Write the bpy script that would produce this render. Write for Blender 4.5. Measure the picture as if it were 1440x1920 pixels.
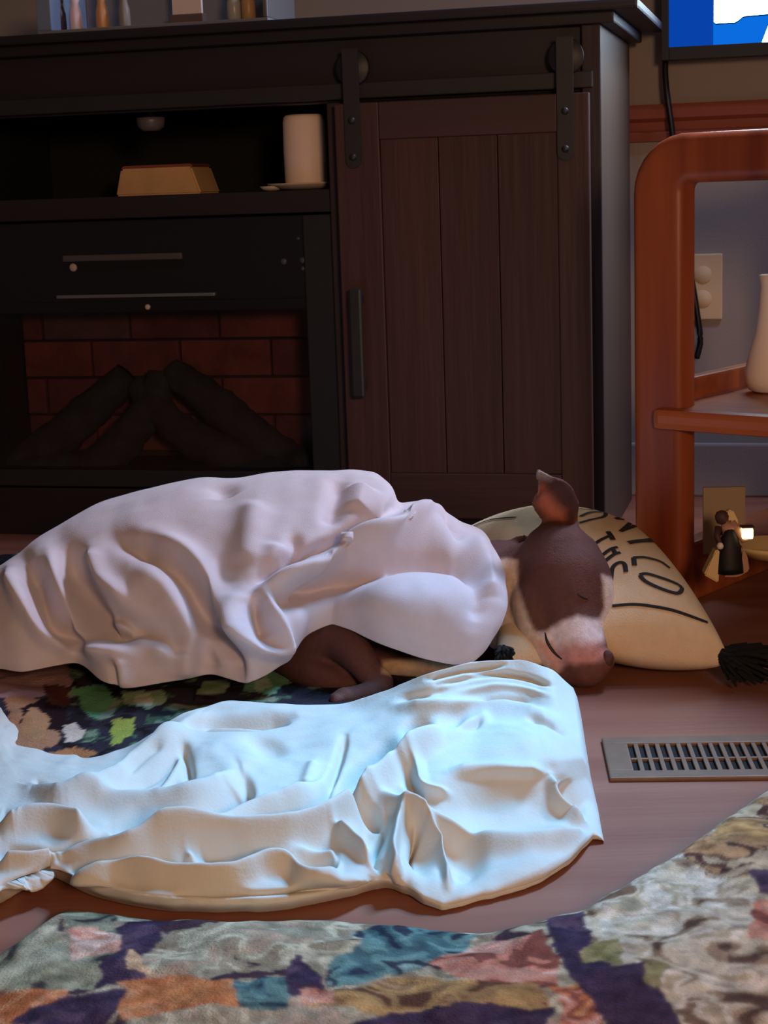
import bpy, bmesh, math, random
import numpy as np
from mathutils import Vector, Matrix, noise
from mathutils.bvhtree import BVHTree

random.seed(4); np.random.seed(4)
for o in list(bpy.data.objects): bpy.data.objects.remove(o)
scene = bpy.context.scene
COL = scene.collection

# ------------------------------------------------------------------ camera
CAM_H, FPX, PITCH, ROLL = 0.59, 3130.0, math.radians(11.03), math.radians(2.0)
_f = np.array([0, math.cos(PITCH), -math.sin(PITCH)])
_r0 = np.array([1.0, 0, 0]); _u0 = np.array([0, math.sin(PITCH), math.cos(PITCH)])
_R = _r0*math.cos(ROLL) - _u0*math.sin(ROLL)
_U = _u0*math.cos(ROLL) + _r0*math.sin(ROLL)
CAMP = np.array([0, 0, CAM_H])
cam_d = bpy.data.cameras.new('camera'); cam = bpy.data.objects.new('camera', cam_d); COL.objects.link(cam)
cam_d.sensor_fit = 'VERTICAL'; cam_d.sensor_height = 36.0; cam_d.lens = 36.0*FPX/1920.0
cam_d.clip_start = 0.05
cam.matrix_world = Matrix(((_R[0], _U[0], -_f[0], CAMP[0]), (_R[1], _U[1], -_f[1], CAMP[1]), (_R[2], _U[2], -_f[2], CAMP[2]), (0, 0, 0, 1)))
scene.camera = cam

# ------------------------------------------------------------------ light
scene.view_settings.view_transform = 'Standard'; scene.view_settings.look = 'None'
scene.view_settings.gamma = 1.0; scene.view_settings.use_curve_mapping = False
scene.view_settings.exposure = 0.0
w = bpy.data.worlds.new('world'); scene.world = w; w.use_nodes = True
w.node_tree.nodes['Background'].inputs[0].default_value = (0.9, 0.72, 0.66, 1)
w.node_tree.nodes['Background'].inputs[1].default_value = 0.06
def area(name, loc, target, size, power, color):
    d = bpy.data.lights.new(name, 'AREA'); d.shape = 'DISK'; d.size = size; d.energy = power; d.color = color
    o = bpy.data.objects.new(name, d); COL.objects.link(o); o.location = loc
    o.rotation_euler = (Vector(target)-Vector(loc)).to_track_quat('-Z', 'Y').to_euler()
    return o
area('shaded_room_lamp', (0.55, -0.9, 1.0), (0.1, 1.9, 0.1), 0.45, 30, (1.0, 0.59, 0.33))
_c = area('cool_sheet_fill', (0.70, 1.95, 1.40), (-0.01, 1.49, 0.03), 0.25, 1.95, (0.14, 0.54, 1.0))  # added unseen fill, a narrow cool beam onto the sheet
_c.data.spread = math.radians(36)
_s = area('cool_fleece_fill', (1.05, 2.45, 1.65), (-0.15, 2.0, 0.1), 0.3, 12, (0.62, 0.70, 1.0)); _s.data.spread = math.radians(105)  # added unseen fill, brightens the fleece and models its folds from the right
TV_POWER = 12.0

# ------------------------------------------------------------------ pixel helpers (photo frame 1440x1920)
def ray(px, py):
    d = _f*FPX + _R*(px-720.0) - _U*(py-960.0)
    return d/np.linalg.norm(d)
def at_z(px, py, z):
    d = ray(px, py); t = (z-CAM_H)/d[2]; return CAMP + d*t
def at_d(px, py, dep):
    d = ray(px, py); return CAMP + d*(dep/d[1])
def project(P):
    Q = np.asarray(P, float)-CAMP
    x = Q@_R; y = Q@_U; z = Q@_f
    return np.stack([720+FPX*x/z, 960-FPX*y/z], -1)
YAW = math.radians(14.5)
E_ = np.array([math.cos(YAW), -math.sin(YAW), 0]); N_ = np.array([math.sin(YAW), math.cos(YAW), 0])
_c0 = at_d(1131, 520, 2.66); C0 = np.array([_c0[0], _c0[1], 0])        # right front corner of the console
def cp(px, py, v=0.0):
    """pixel to (u, z) on the vertical plane v metres behind the console's front"""
    d = ray(px, py); t = ((C0+N_*v-CAMP)@N_)/(d@N_); P = CAMP+d*t
    return (P-C0)@E_, P[2]
def sl(r, g, b):
    return tuple(((c/255)/12.92 if c/255 <= .04045 else ((c/255+.055)/1.055)**2.4) for c in (r, g, b))

# ------------------------------------------------------------------ materials
def mat(name, col, rough=0.6, var=0.0, scale=20.0, bump=0.0, bscale=200.0, spec=0.4, metal=0.0, stretch=(1, 1, 1), col2=None, vcol=None, sheen=0.0, emit=None):
    m = bpy.data.materials.new(name); m.use_nodes = True
    nt = m.node_tree; b = nt.nodes['Principled BSDF']
    b.inputs['Roughness'].default_value = rough; b.inputs['Metallic'].default_value = metal
    b.inputs['Specular IOR Level'].default_value = spec
    b.inputs['Sheen Weight'].default_value = sheen
    tc = nt.nodes.new('ShaderNodeTexCoord'); mp = nt.nodes.new('ShaderNodeMapping')
    mp.inputs['Scale'].default_value = stretch
    nt.links.new(tc.outputs['Object'], mp.inputs['Vector'])
    if vcol:
        a = nt.nodes.new('ShaderNodeAttribute'); a.attribute_name = vcol; out = a.outputs['Color']
    else:
        rgb = nt.nodes.new('ShaderNodeRGB'); rgb.outputs[0].default_value = (*col, 1); out = rgb.outputs[0]
    if var > 0 or col2:
        n = nt.nodes.new('ShaderNodeTexNoise'); n.inputs['Scale'].default_value = scale; n.inputs['Detail'].default_value = 6
        nt.links.new(mp.outputs['Vector'], n.inputs['Vector'])
        mx = nt.nodes.new('ShaderNodeMix'); mx.data_type = 'RGBA'
        ramp = nt.nodes.new('ShaderNodeMapRange'); ramp.inputs[1].default_value = .35; ramp.inputs[2].default_value = .65
        nt.links.new(n.outputs['Fac'], ramp.inputs[0]); nt.links.new(ramp.outputs[0], mx.inputs[0])
        if col2:
            nt.links.new(out, mx.inputs[6]); mx.inputs[7].default_value = (*col2, 1)
        else:
            hs = nt.nodes.new('ShaderNodeHueSaturation'); hs.inputs['Value'].default_value = 1-var
            nt.links.new(out, hs.inputs['Color']); nt.links.new(hs.outputs[0], mx.inputs[6]); nt.links.new(out, mx.inputs[7])
        out = mx.outputs[2]
    nt.links.new(out, b.inputs['Base Color'])
    if bump > 0:
        n2 = nt.nodes.new('ShaderNodeTexNoise'); n2.inputs['Scale'].default_value = bscale; n2.inputs['Detail'].default_value = 4
        nt.links.new(mp.outputs['Vector'], n2.inputs['Vector'])
        bp = nt.nodes.new('ShaderNodeBump'); bp.inputs['Strength'].default_value = bump; bp.inputs['Distance'].default_value = .004
        nt.links.new(n2.outputs['Fac'], bp.inputs['Height']); nt.links.new(bp.outputs[0], b.inputs['Normal'])
    if emit:
        b.inputs['Emission Color'].default_value = (*emit[0], 1); b.inputs['Emission Strength'].default_value = emit[1]
    return m
M = {}
M['console'] = mat('dark_stained_wood', sl(52, 40, 44), .55, .35, 8, .25, 60, stretch=(1, 1, .08))
M['console_h'] = mat('dark_stained_wood_lengthwise', sl(38, 33, 42), .5, .35, 8, .25, 60, stretch=(.08, 1, 1))
M['door'] = mat('espresso_door_wood', sl(76, 48, 46), .55, .4, 9, .3, 70, stretch=(1, 1, .07))
M['door_h'] = mat('espresso_door_wood_rail', sl(74, 47, 46), .55, .4, 9, .3, 70, stretch=(.07, 1, 1))
M['side'] = mat('side_panel_wood', sl(80, 62, 51), .55, .2, 8, .2, 60, stretch=(1, 1, .08))
M['inside'] = mat('black_interior', sl(16, 15, 18), .8)
M['iron'] = mat('black_iron', sl(34, 34, 40), .5, .2, 30, spec=.5)
M['blackplastic'] = mat('black_plastic', sl(20, 20, 26), .4)
M['charcoalframe'] = mat('charcoal_metal_frame', sl(34, 34, 42), .45)
M['grille'] = mat('grey_grille_metal', sl(92, 88, 90), .4, spec=.6)
M['chrome'] = mat('brushed_chrome', sl(170, 170, 180), .3, metal=.8)
M['whiteplastic'] = mat('pale_plastic', sl(220, 205, 200), .4)
M['brick'] = [mat('fire_brick_%s' % n, sl(*c), .85, .35, 25, .5, 90) for n, c in (('red', (104, 53, 53)), ('rust', (114, 58, 52)), ('maroon', (96, 47, 50)), ('dusky', (92, 60, 66)))]
M['mortar'] = mat('dark_mortar', sl(46, 26, 28), .9, .2, 40, .3)
M['log'] = mat('charred_log_bark', sl(40, 42, 48), .9, .5, 30, .9, 60, stretch=(1, 1, 1))
M['oak'] = mat('honey_oak', sl(178, 94, 54), .36, 0, 11, .25, 60, stretch=(1, 1, .07), col2=sl(112, 48, 30))
M['oak_h'] = mat('honey_oak_lengthwise', sl(190, 108, 64), .36, 0, 11, .25, 60, stretch=(.07, 1, 1), col2=sl(134, 64, 40))
M['trimwood'] = mat('reddish_trim_wood', sl(146, 80, 64), .45, .3, 8, .15, 50, stretch=(.08, 1, 1))
M['wall'] = mat('taupe_wall_paint', sl(150, 142, 140), .85, .08, 3, .1, 300)
M['floor'] = mat('brown_wood_floor', sl(150, 98, 80), .42, 0, 5, .12, 40, spec=.4, stretch=(.25, 3, 1), col2=sl(132, 80, 64))
M['fleece'] = mat('white_fleece', sl(208, 196, 200), .95, .05, 60, .22, 800, spec=.1, sheen=.25)
M['sheet'] = mat('white_sheet', sl(206, 204, 196), .85, .04, 40, .12, 350, spec=.15)
M['print'] = mat('printed_fleece', (1, 1, 1), .95, .12, 120, .5, 400, spec=.05, vcol='col')
M['fur'] = mat('short_dog_fur', (1, 1, 1), .75, .18, 150, .35, 500, spec=.25, vcol='col')
M['dognose'] = mat('dog_nose', sl(88, 52, 47), .5, .2, 200, .4, 400)
M['lid'] = mat('dark_lid_line', sl(28, 16, 18), .5)
M['pillow'] = mat('cream_canvas', sl(226, 200, 166), .9, .06, 80, .4, 500, spec=.1)
M['ink'] = mat('black_print_ink', sl(30, 24, 26), .8)
M['tassel'] = mat('black_yarn', sl(14, 13, 16), .95)
M['vent'] = mat('taupe_painted_metal', sl(120, 92, 72), .5, .2, 40)
M['well'] = mat('dark_duct', sl(10, 8, 8), .9)
M['candle'] = mat('cream_wax', sl(246, 222, 208), .6, .05, 20)
M['ceramic'] = mat('pale_ceramic', sl(205, 190, 180), .35)
M['tanwood'] = mat('tan_wood', sl(214, 172, 126), .6, .15, 20)
M['whitevase'] = mat('white_glazed_ceramic', sl(240, 232, 232), .25)
M['outlet'] = mat('ivory_plastic', sl(205, 182, 150), .5)
M['tvblack'] = mat('tv_black', sl(6, 9, 13), .55)
M['acrylic'] = mat('grey_acrylic', sl(120, 122, 130), .25)
M['creamrobe'] = mat('cream_painted_resin', sl(214, 186, 138), .6)
M['blackrobe'] = mat('black_painted_resin', sl(12, 12, 16), .6)
M['skin'] = mat('painted_skin_resin', sl(170, 128, 108), .6)
M['hair'] = mat('brown_painted_resin', sl(70, 44, 42), .6)
M['glow'] = mat('lantern_glow', sl(255, 230, 170), .5, emit=(sl(255, 222, 150), 3.0))
def glassmat():
    m = bpy.data.materials.new('smoked_glass'); m.use_nodes = True; nt = m.node_tree; nt.nodes.clear()
    o = nt.nodes.new('ShaderNodeOutputMaterial'); mx = nt.nodes.new('ShaderNodeMixShader')
    t = nt.nodes.new('ShaderNodeBsdfTransparent'); g = nt.nodes.new('ShaderNodeBsdfGlossy')
    t.inputs[0].default_value = (.92, .92, .93, 1); g.inputs['Roughness'].default_value = .08
    fr = nt.nodes.new('ShaderNodeFresnel'); fr.inputs[0].default_value = 1.35
    nt.links.new(fr.outputs[0], mx.inputs[0]); nt.links.new(t.outputs[0], mx.inputs[1]); nt.links.new(g.outputs[0], mx.inputs[2])
    nt.links.new(mx.outputs[0], o.inputs[0]); return m
M['glass'] = glassmat()

# ------------------------------------------------------------------ mesh helpers
def empty(name, loc=(0, 0, 0), rz=0.0, label=None, cat=None, group=None):
    o = bpy.data.objects.new(name, None); COL.objects.link(o); o.location = loc; o.rotation_euler = (0, 0, rz)
    o.empty_display_size = .05
    tag(o, label, cat, group); return o
def tag(o, label=None, cat=None, group=None, kind=None):
    if label: o['label'] = label
    if cat: o['category'] = cat
    if group: o['group'] = group
    if kind: o['kind'] = kind
    return o
def mesh_obj(name, verts, faces, m, parent=None, smooth=True):
    me = bpy.data.meshes.new(name); me.from_pydata([tuple(map(float, v)) for v in verts], [], faces); me.update()
    if smooth: me.polygons.foreach_set('use_smooth', [True]*len(me.polygons))
    o = bpy.data.objects.new(name, me); COL.objects.link(o)
    if m: me.materials.append(m)
    o.parent = parent; return o
def bm_obj(name, bm, m, parent=None, smooth=False):
    bmesh.ops.recalc_face_normals(bm, faces=bm.faces)
    me = bpy.data.meshes.new(name); bm.to_mesh(me); bm.free()
    if smooth: me.polygons.foreach_set('use_smooth', [True]*len(me.polygons))
    o = bpy.data.objects.new(name, me); COL.objects.link(o); me.materials.append(m); o.parent = parent; return o
def add_box(bm, x0, x1, y0, y1, z0, z1, bev=0.0):
    vs = [bm.verts.new(p) for p in ((x0, y0, z0), (x1, y0, z0), (x1, y1, z0), (x0, y1, z0), (x0, y0, z1), (x1, y0, z1), (x1, y1, z1), (x0, y1, z1))]
    fs = [bm.faces.new([vs[i] for i in q]) for q in ((3, 2, 1, 0), (4, 5, 6, 7), (0, 1, 5, 4), (1, 2, 6, 5), (2, 3, 7, 6), (3, 0, 4, 7))]
    if bev > 0:
        es = set(e for f in fs for e in f.edges)
        bmesh.ops.bevel(bm, geom=list(es), offset=bev, segments=2, profile=.6, affect='EDGES')
def box(name, x0, x1, y0, y1, z0, z1, m, parent=None, bev=.002):
    bm = bmesh.new(); add_box(bm, min(x0, x1), max(x0, x1), min(y0, y1), max(y0, y1), min(z0, z1), max(z0, z1), bev)
    return bm_obj(name, bm, m, parent)
def prism(name, pts, y0, y1, m, parent=None, bev=0.0):
    """polygon in local x-z extruded along y"""
    bm = bmesh.new()
    a = [bm.verts.new((p[0], y0, p[1])) for p in pts]; b = [bm.verts.new((p[0], y1, p[1])) for p in pts]
    f = [bm.faces.new(a), bm.faces.new(b[::-1])]; n = len(pts)
    for i in range(n): bm.faces.new((a[i], b[i], b[(i+1) % n], a[(i+1) % n]))
    if bev: bmesh.ops.bevel(bm, geom=list(bm.edges), offset=bev, segments=2, affect='EDGES')
    return bm_obj(name, bm, m, parent)
def lathe(name, prof, m, parent=None, seg=40, loc=(0, 0, 0), sy=1.0):
    vs, fs = [], []
    for r, z in prof:
        for k in range(seg):
            a = 2*math.pi*k/seg; vs.append((loc[0]+r*math.cos(a), loc[1]+r*sy*math.sin(a), loc[2]+z))
    for i in range(len(prof)-1):
        for k in range(seg):
            fs.append((i*seg+k, i*seg+(k+1) % seg, (i+1)*seg+(k+1) % seg, (i+1)*seg+k))
    fs.append(tuple(range(seg))[::-1]); fs.append(tuple((len(prof)-1)*seg+k for k in range(seg)))
    return mesh_obj(name, vs, fs, m, parent)
def tube_data(pts, radii, seg=12, flat=1.0):
    pts = [Vector(p) for p in pts]; n = len(pts)
    if not hasattr(radii, '__len__'): radii = [radii]*n
    vs, fs = [], []
    up = Vector((0, 0, 1))
    for i, p in enumerate(pts):
        t = (pts[min(i+1, n-1)]-pts[max(i-1, 0)]).normalized()
        a = t.cross(up)
        if a.length < .05: a = t.cross(Vector((0, 1, 0)))
        a.normalize(); b = a.cross(t).normalized()
        for k in range(seg):
            th = 2*math.pi*k/seg
            vs.append(p + (a*math.cos(th) + b*math.sin(th)*flat)*radii[i])
    for i in range(n-1):
        for k in range(seg):
            fs.append((i*seg+k, i*seg+(k+1) % seg, (i+1)*seg+(k+1) % seg, (i+1)*seg+k))
    fs.append(tuple(range(seg))[::-1]); fs.append(tuple((n-1)*seg+k for k in range(seg)))
    return vs, fs
def tube(name, pts, radii, m, parent=None, seg=12, flat=1.0):
    v, f = tube_data(pts, radii, seg, flat); return mesh_obj(name, v, f, m, parent)
def smooth_path(pts, n):
    pts = np.array(pts, float); k = len(pts); out = []
    for i in range(n):
        t = i/(n-1)*(k-1); j = min(int(t), k-2); u = t-j
        p0, p1, p2, p3 = pts[max(j-1, 0)], pts[j], pts[j+1], pts[min(j+2, k-1)]
        out.append(.5*((2*p1)+(-p0+p2)*u+(2*p0-5*p1+4*p2-p3)*u*u+(-p0+3*p1-3*p2+p3)*u**3))
    return np.array(out)
def set_col(o, arr):
    me = o.data; a = me.color_attributes.new('col', 'FLOAT_COLOR', 'POINT')
    c = np.ones((len(me.vertices), 4)); c[:, :3] = arr; a.data.foreach_set('color', c.ravel())
def fbm(X, Y, seed, oct=4):
    rs = np.random.RandomState(seed); out = np.zeros_like(X); amp = 1.0; fr = 1.0; tot = 0
    for o in range(oct):
        g = rs.rand(64, 64); x = X*fr; y = Y*fr
        xi = np.floor(x).astype(int); yi = np.floor(y).astype(int); fx = x-xi; fy = y-yi
        fx = fx*fx*(3-2*fx); fy = fy*fy*(3-2*fy)
        a = g[xi % 64, yi % 64]; b = g[(xi+1) % 64, yi % 64]; c = g[xi % 64, (yi+1) % 64]; d = g[(xi+1) % 64, (yi+1) % 64]
        out += amp*((a*(1-fx)+b*fx)*(1-fy)+(c*(1-fx)+d*fx)*fy); tot += amp; amp *= .5; fr *= 2
    return out/tot-.5
def inpoly(X, Y, poly):
    c = np.zeros(X.shape, bool); n = len(poly)
    for i in range(n):
        x1, y1 = poly[i]; x2, y2 = poly[(i+1) % n]
        if y1 == y2: continue
        hit = ((y1 > Y) != (y2 > Y)) & (X < (x2-x1)*(Y-y1)/(y2-y1)+x1)
        c ^= hit
    return c
def polyline_dist(X, Y, pts):
    """distance to a polyline, signed side (+ = right-hand/below when running left to right), taper 0..1 at ends"""
    best = np.full(X.shape, 1e9); side = np.zeros(X.shape); par = np.zeros(X.shape)
    pts = [np.array(p, float) for p in pts]; L = [np.linalg.norm(pts[i+1]-pts[i]) for i in range(len(pts)-1)]; T = sum(L); acc = 0
    for i in range(len(pts)-1):
        a, b = pts[i], pts[i+1]; dx, dy = b-a
        t = np.clip(((X-a[0])*dx+(Y-a[1])*dy)/(L[i]**2), 0, 1)
        qx = X-(a[0]+t*dx); qy = Y-(a[1]+t*dy); d = np.hypot(qx, qy); m = d < best
        best[m] = d[m]; side[m] = np.sign(dx*qy-dy*qx)[m]; par[m] = ((acc+t*L[i])/T)[m]; acc += L[i]
    return best, side, par
def folds(X, Y, lst, FAMP=1.55, ws=1.0):
    out = np.zeros(X.shape)
    for pts, w, h in lst:
        w1, w2 = w if hasattr(w, '__len__') else (w, w)       # above/left of the line, below/right of the line
        p = smooth_path(pts, max(8, len(pts)*5))
        d, s, t = polyline_dist(X, Y, p)
        ww = np.where(s > 0, w2, w1)*ws
        tap = np.clip(np.minimum(t, 1-t)*5+.25, 0, 1)
        out += FAMP*h*tap*np.exp(-(d/ww)**2)
    return out
def dents(X, Y, lst):
    out = np.zeros(X.shape)
    for cx, cy, rx, ry, ang, h in lst:
        c, s = math.cos(math.radians(ang)), math.sin(math.radians(ang))
        x = (X-cx)*c+(Y-cy)*s; y = -(X-cx)*s+(Y-cy)*c
        out += 1.3*h*np.exp(-((x/rx)**2+(y/ry)**2)**1.5)
    return out
def gsmooth(A, sig, axis):
    if sig <= 0: return A
    r = int(3*sig)+1; k = np.exp(-.5*(np.arange(-r, r+1)/sig)**2); k /= k.sum()
    pad = [(0, 0)]*A.ndim; pad[axis] = (r, r); B = np.pad(A, pad, mode='reflect', reflect_type='odd')
    return np.apply_along_axis(lambda v: np.convolve(v, k, 'valid'), axis, B)
def grid_faces(ni, nj):
    return [(i*nj+j, i*nj+j+1, (i+1)*nj+j+1, (i+1)*nj+j) for i in range(ni-1) for j in range(nj-1)]
def grid_normals(P):
    du = np.gradient(P, axis=0); dv = np.gradient(P, axis=1); n = np.cross(du, dv)
    return n/(np.linalg.norm(n, axis=-1, keepdims=True)+1e-9)

# ================================================================== THE SETTING
def struct(o): o['kind'] = 'structure'; return o
CRZ = -YAW
fl = struct(mesh_obj('floor', [(-4, -2, 0), (4, -2, 0), (4, 4.5, 0), (-4, 4.5, 0)], [(0, 1, 2, 3)], M['floor'], smooth=False))
WV = 0.47                                                             # wall plane behind the console front
def room_frame(name):
    o = empty(name, tuple(C0), CRZ); return o
def placed(o):
    o.location = tuple(C0); o.rotation_euler = (0, 0, CRZ); return o
struct(placed(box('wall_back', -3.2, 2.2, WV, WV+.1, 0, 2.6, M['wall'], bev=0)))
struct(placed(box('baseboard_back', -3.2, 2.2, WV-.016, WV+.001, 0, .10, M['wall'], bev=.004)))
# chair rail moulding
_, zr1 = cp(1300, 192, WV-.03); _, zr0 = cp(1300, 262, WV-.02)
H = zr1-zr0
prof = [(WV+.001, zr0), (WV-.012, zr0), (WV-.016, zr0+H*.22), (WV-.010, zr0+H*.30), (WV-.014, zr0+H*.52), (WV-.026, zr0+H*.62), (WV-.030, zr0+H*.85), (WV-.024, zr0+H), (WV+.001, zr0+H)]
vs = [(-3.2, p[0], p[1]) for p in prof]+[(2.2, p[0], p[1]) for p in prof]; n = len(prof)
struct(placed(mesh_obj('trim_1', vs, [tuple(range(n)), tuple(range(n, 2*n))[::-1]]+[(i, n+i, n+(i+1) % n, (i+1) % n) for i in range(n)], M['trimwood'], smooth=False)))

# ================================================================== MEDIA CONSOLE
con = empty('media_console', tuple(C0), CRZ, 'dark wooden media console with sliding barn door and open shelf', 'console')
uDL = cp(646, 520)[0]                        # left side of the right bay
BAYW = -uDL
uF0 = cp(-75, 700)[0]                        # left side of the fireplace bay
uL = uF0-BAYW                                # left end of the console
DEP = 0.42
zTop = cp(1130, 3)[1]; zTopB = cp(900, 36)[1]; zMB = cp(900, 58)[1]
uO = cp(1200, 25)[0]
box('top_board', uL-.035, uO, -.035, DEP+.01, zTopB, zTop, M['console_h'], con, .004)
box('top_moulding', uL-.015, .022, -.016, DEP, zMB, zTopB, M['console_h'], con, .003)
box('side_panel', -.022, 0, 0, DEP, 0, zMB, M['side'], con)
box('side_panel', uL, uL+.022, 0, DEP, 0, zMB, M['side'], con)
box('back_panel', uL+.022, -.022, DEP-.012, DEP, .03, zMB, M['inside'], con)
box('divider', uDL-.012, uDL+.012, .012, DEP-.012, .03, zMB, M['inside'], con)
box('divider', uF0-.012, uF0+.012, .012, DEP-.012, .03, zMB, M['inside'], con)
zFr = cp(400, 203)[1]; zSh = cp(400, 362)[1]; zSh2 = cp(400, 404)[1]
box('frieze', uL+.022, -.022, .010, .032, zFr+.0, zMB, M['console_h'], con)
box('shelf', uF0+.012, uDL-.012, .012, DEP-.012, zSh2, zSh, M['console_h'], con)
box('base_board', uL+.022, -.022, .015, .035, 0, .085, M['console_h'], con)
box('bottom_panel', uL+.022, -.022, .035, DEP-.012, .07, .085, M['inside'], con, .001)
box('stile', -.03, -.0005, -.004, .012, .0, zMB, M['console'], con)
box('stile', uDL-.02, uDL+.012, .002, .014, .0, zFr, M['console'], con)
box('stile', uF0-.012, uF0+.02, .002, .014, .0, zFr, M['console'], con)
box('inner_panel', uDL+.012, -.03, .014, .024, .085, zFr, M['inside'], con, .001)
box('inner_panel', uL+.03, uF0-.012, .014, .024, .085, zFr, M['inside'], con, .001)
# sliding-door track
zT1 = cp(860, 138)[1]; zT0 = cp(860, 184)[1]
box('door_track', uL+.03, -.012, -.012, -.004, zT0+.006, zT1-.006, M['iron'], con, .002)
def barn_door(x0, x1, mirror=False):
    d = empty('barn_door'); d.parent = con
    zt = cp(860, 186)[1]; zb = .05
    zr = cp(860, 256)[1]
    sw = .05
    y0, y1 = -.030, -.013
    nplank = 3; sl_ = .072 if not mirror else sw; sr_ = sw if not mirror else .072; pw = (x1-x0-sl_-sr_)/nplank
    box('stile', x0, x0+sl_, y0, y1, zb, zt, M['door'], d); box('stile', x1-sr_, x1, y0, y1, zb, zt, M['door'], d)
    box('rail', x0+sl_, x1-sr_, y0, y1, zr, zt, M['door_h'], d); box('rail', x0+sl_, x1-sr_, y0, y1, zb, zb+.075, M['door_h'], d)
    for k in range(nplank):
        box('plank', x0+sl_+k*pw+.0006, x0+sl_+(k+1)*pw-.0006, y0+.005, y1, zb+.075, zr, M['door'], d, .0012)
    for cx in ((x0+.030, x1-.036) if not mirror else (x0+.036, x1-.030)):
        s = empty('strap_hanger'); s.parent = d
        z1 = cp(700, 92)[1]; z0 = cp(680, 316)[1]; ww = .013
        pts = [(cx-ww, z1), (cx+ww, z1)]+[(cx+ww*math.cos(a), z0+ww-ww*math.sin(a)) for a in np.linspace(0, math.pi, 9)]
        o = prism('strap', [(p[0], p[1]) for p in pts], y0-.006, y0-.0005, M['iron'], d, .0012)
        bpy.data.objects.remove(s)
        for zz in (z0+.018, z0+.075):
            lathe('bolt', [(.006, 0), (.0055, .003), (.003, .0045)], M['iron'], d, 12, (0, 0, 0)).matrix_local = Matrix.Translation((cx, y0-.006, zz)) @ Matrix.Rotation(math.pi/2, 4, 'X')
        # roller wheel on the track
        lathe('roller', [(.026, 0), (.028, .002), (.028, .008), (.026, .010)], M['iron'], d, 24).matrix_local = Matrix.Translation((cx, -.0125, zT1+.016)) @ Matrix.Rotation(math.pi/2, 4, 'X')
    hx = (x0+.030) if not mirror else (x1-.030)
    hz1 = cp(690, 537)[1]; hz0 = cp(697, 738)[1]
    h = box('handle', hx-.011, hx+.011, y0-.030, y0-.021, hz0, hz1, M['iron'], d, .004)
    for zz in (hz0+.018, hz1-.018): box('handle_post', hx-.008, hx+.008, y0-.022, y0, zz-.008, zz+.008, M['iron'], d, .001)
    return d
xD0 = cp(648, 520)[0]; xD1 = cp(1112, 520)[0]
barn_door(xD0, xD1)
barn_door(uL+.03, uF0+.012, True)

# ================================================================== FIREPLACE INSERT
fi = empty('electric_fireplace', tuple(C0+N_*.02), CRZ, 'black electric fireplace insert with brick back and charred logs', 'fireplace')
x0, x1 = uF0+.022, uDL-.022
zt = zSh2-.004; zb = .088
fw = .022
xb1 = cp(592, 740, .05)[0]
box('frame_side', x0, x0+fw, -.004, .05, zb, zt, M['charcoalframe'], fi); box('frame_side', xb1, x1, -.004, .05, zb, zt, M['charcoalframe'], fi)
zPan = cp(300, 566)[1]
box('control_panel', x0+fw, xb1, .010, .06, zPan, zt, M['blackplastic'], fi)
box('frame_bottom', x0+fw, xb1, -.004, .05, zb, zb+.03, M['charcoalframe'], fi)
# heater grille
g0, gz1 = cp(120, 482, .03); g1, gz0 = cp(345, 512, .03)
gz1 = cp(232, 476, .03)[1]; gz0 = cp(232, 506, .03)[1]
box('heater_grille', g0, g1, .003, .0105, gz1-.011, gz1, M['grille'], fi, .002)
box('heater_slot', g0, g1, .008, .0105, gz0, gz1-.011, M['well'], fi, .001)
lathe('indicator', [(.007, 0), (.007, .004), (.004, .006)], M['whiteplastic'], fi, 16).matrix_local = Matrix.Translation((g0+.017, .0105, gz1-.021)) @ Matrix.Rotation(math.pi/2, 4, 'X')
s0, sz0 = cp(96, 562); s1, sz1 = cp(394, 550)
box('chrome_strip', s0, s1, .001, .010, (sz0+sz1)/2-.0028, (sz0+sz1)/2+.0028, M['chrome'], fi, .001)
for px, py, r in ((533, 490, .0055), (596, 487, .0055), (575, 503, .004), (560, 447, .003)):
    q = cp(px, py, .03)
    lathe('control_button', [(r, 0), (r, .004), (r*.6, .0055)], M['grille'], fi, 16).matrix_local = Matrix.Translation((min(q[0], xb1-.006), .0105, q[1])) @ Matrix.Rotation(math.pi/2, 4, 'X')
q = cp(275, 579, .02)
lathe('sensor_dot', [(.005, 0), (.005, .004), (.003, .006)], M['whiteplastic'], fi, 14).matrix_local = Matrix.Translation((q[0], .008, zPan-.010)) @ Matrix.Rotation(math.pi/2, 4, 'X')
box('sensor_bar', x0+fw, xb1, .010, .014, zPan-.018, zPan, M['blackplastic'], fi, .001)
box('glass_pane', x0+fw, xb1, .000, .003, zb+.03, zt, M['glass'], fi, 0)
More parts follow.
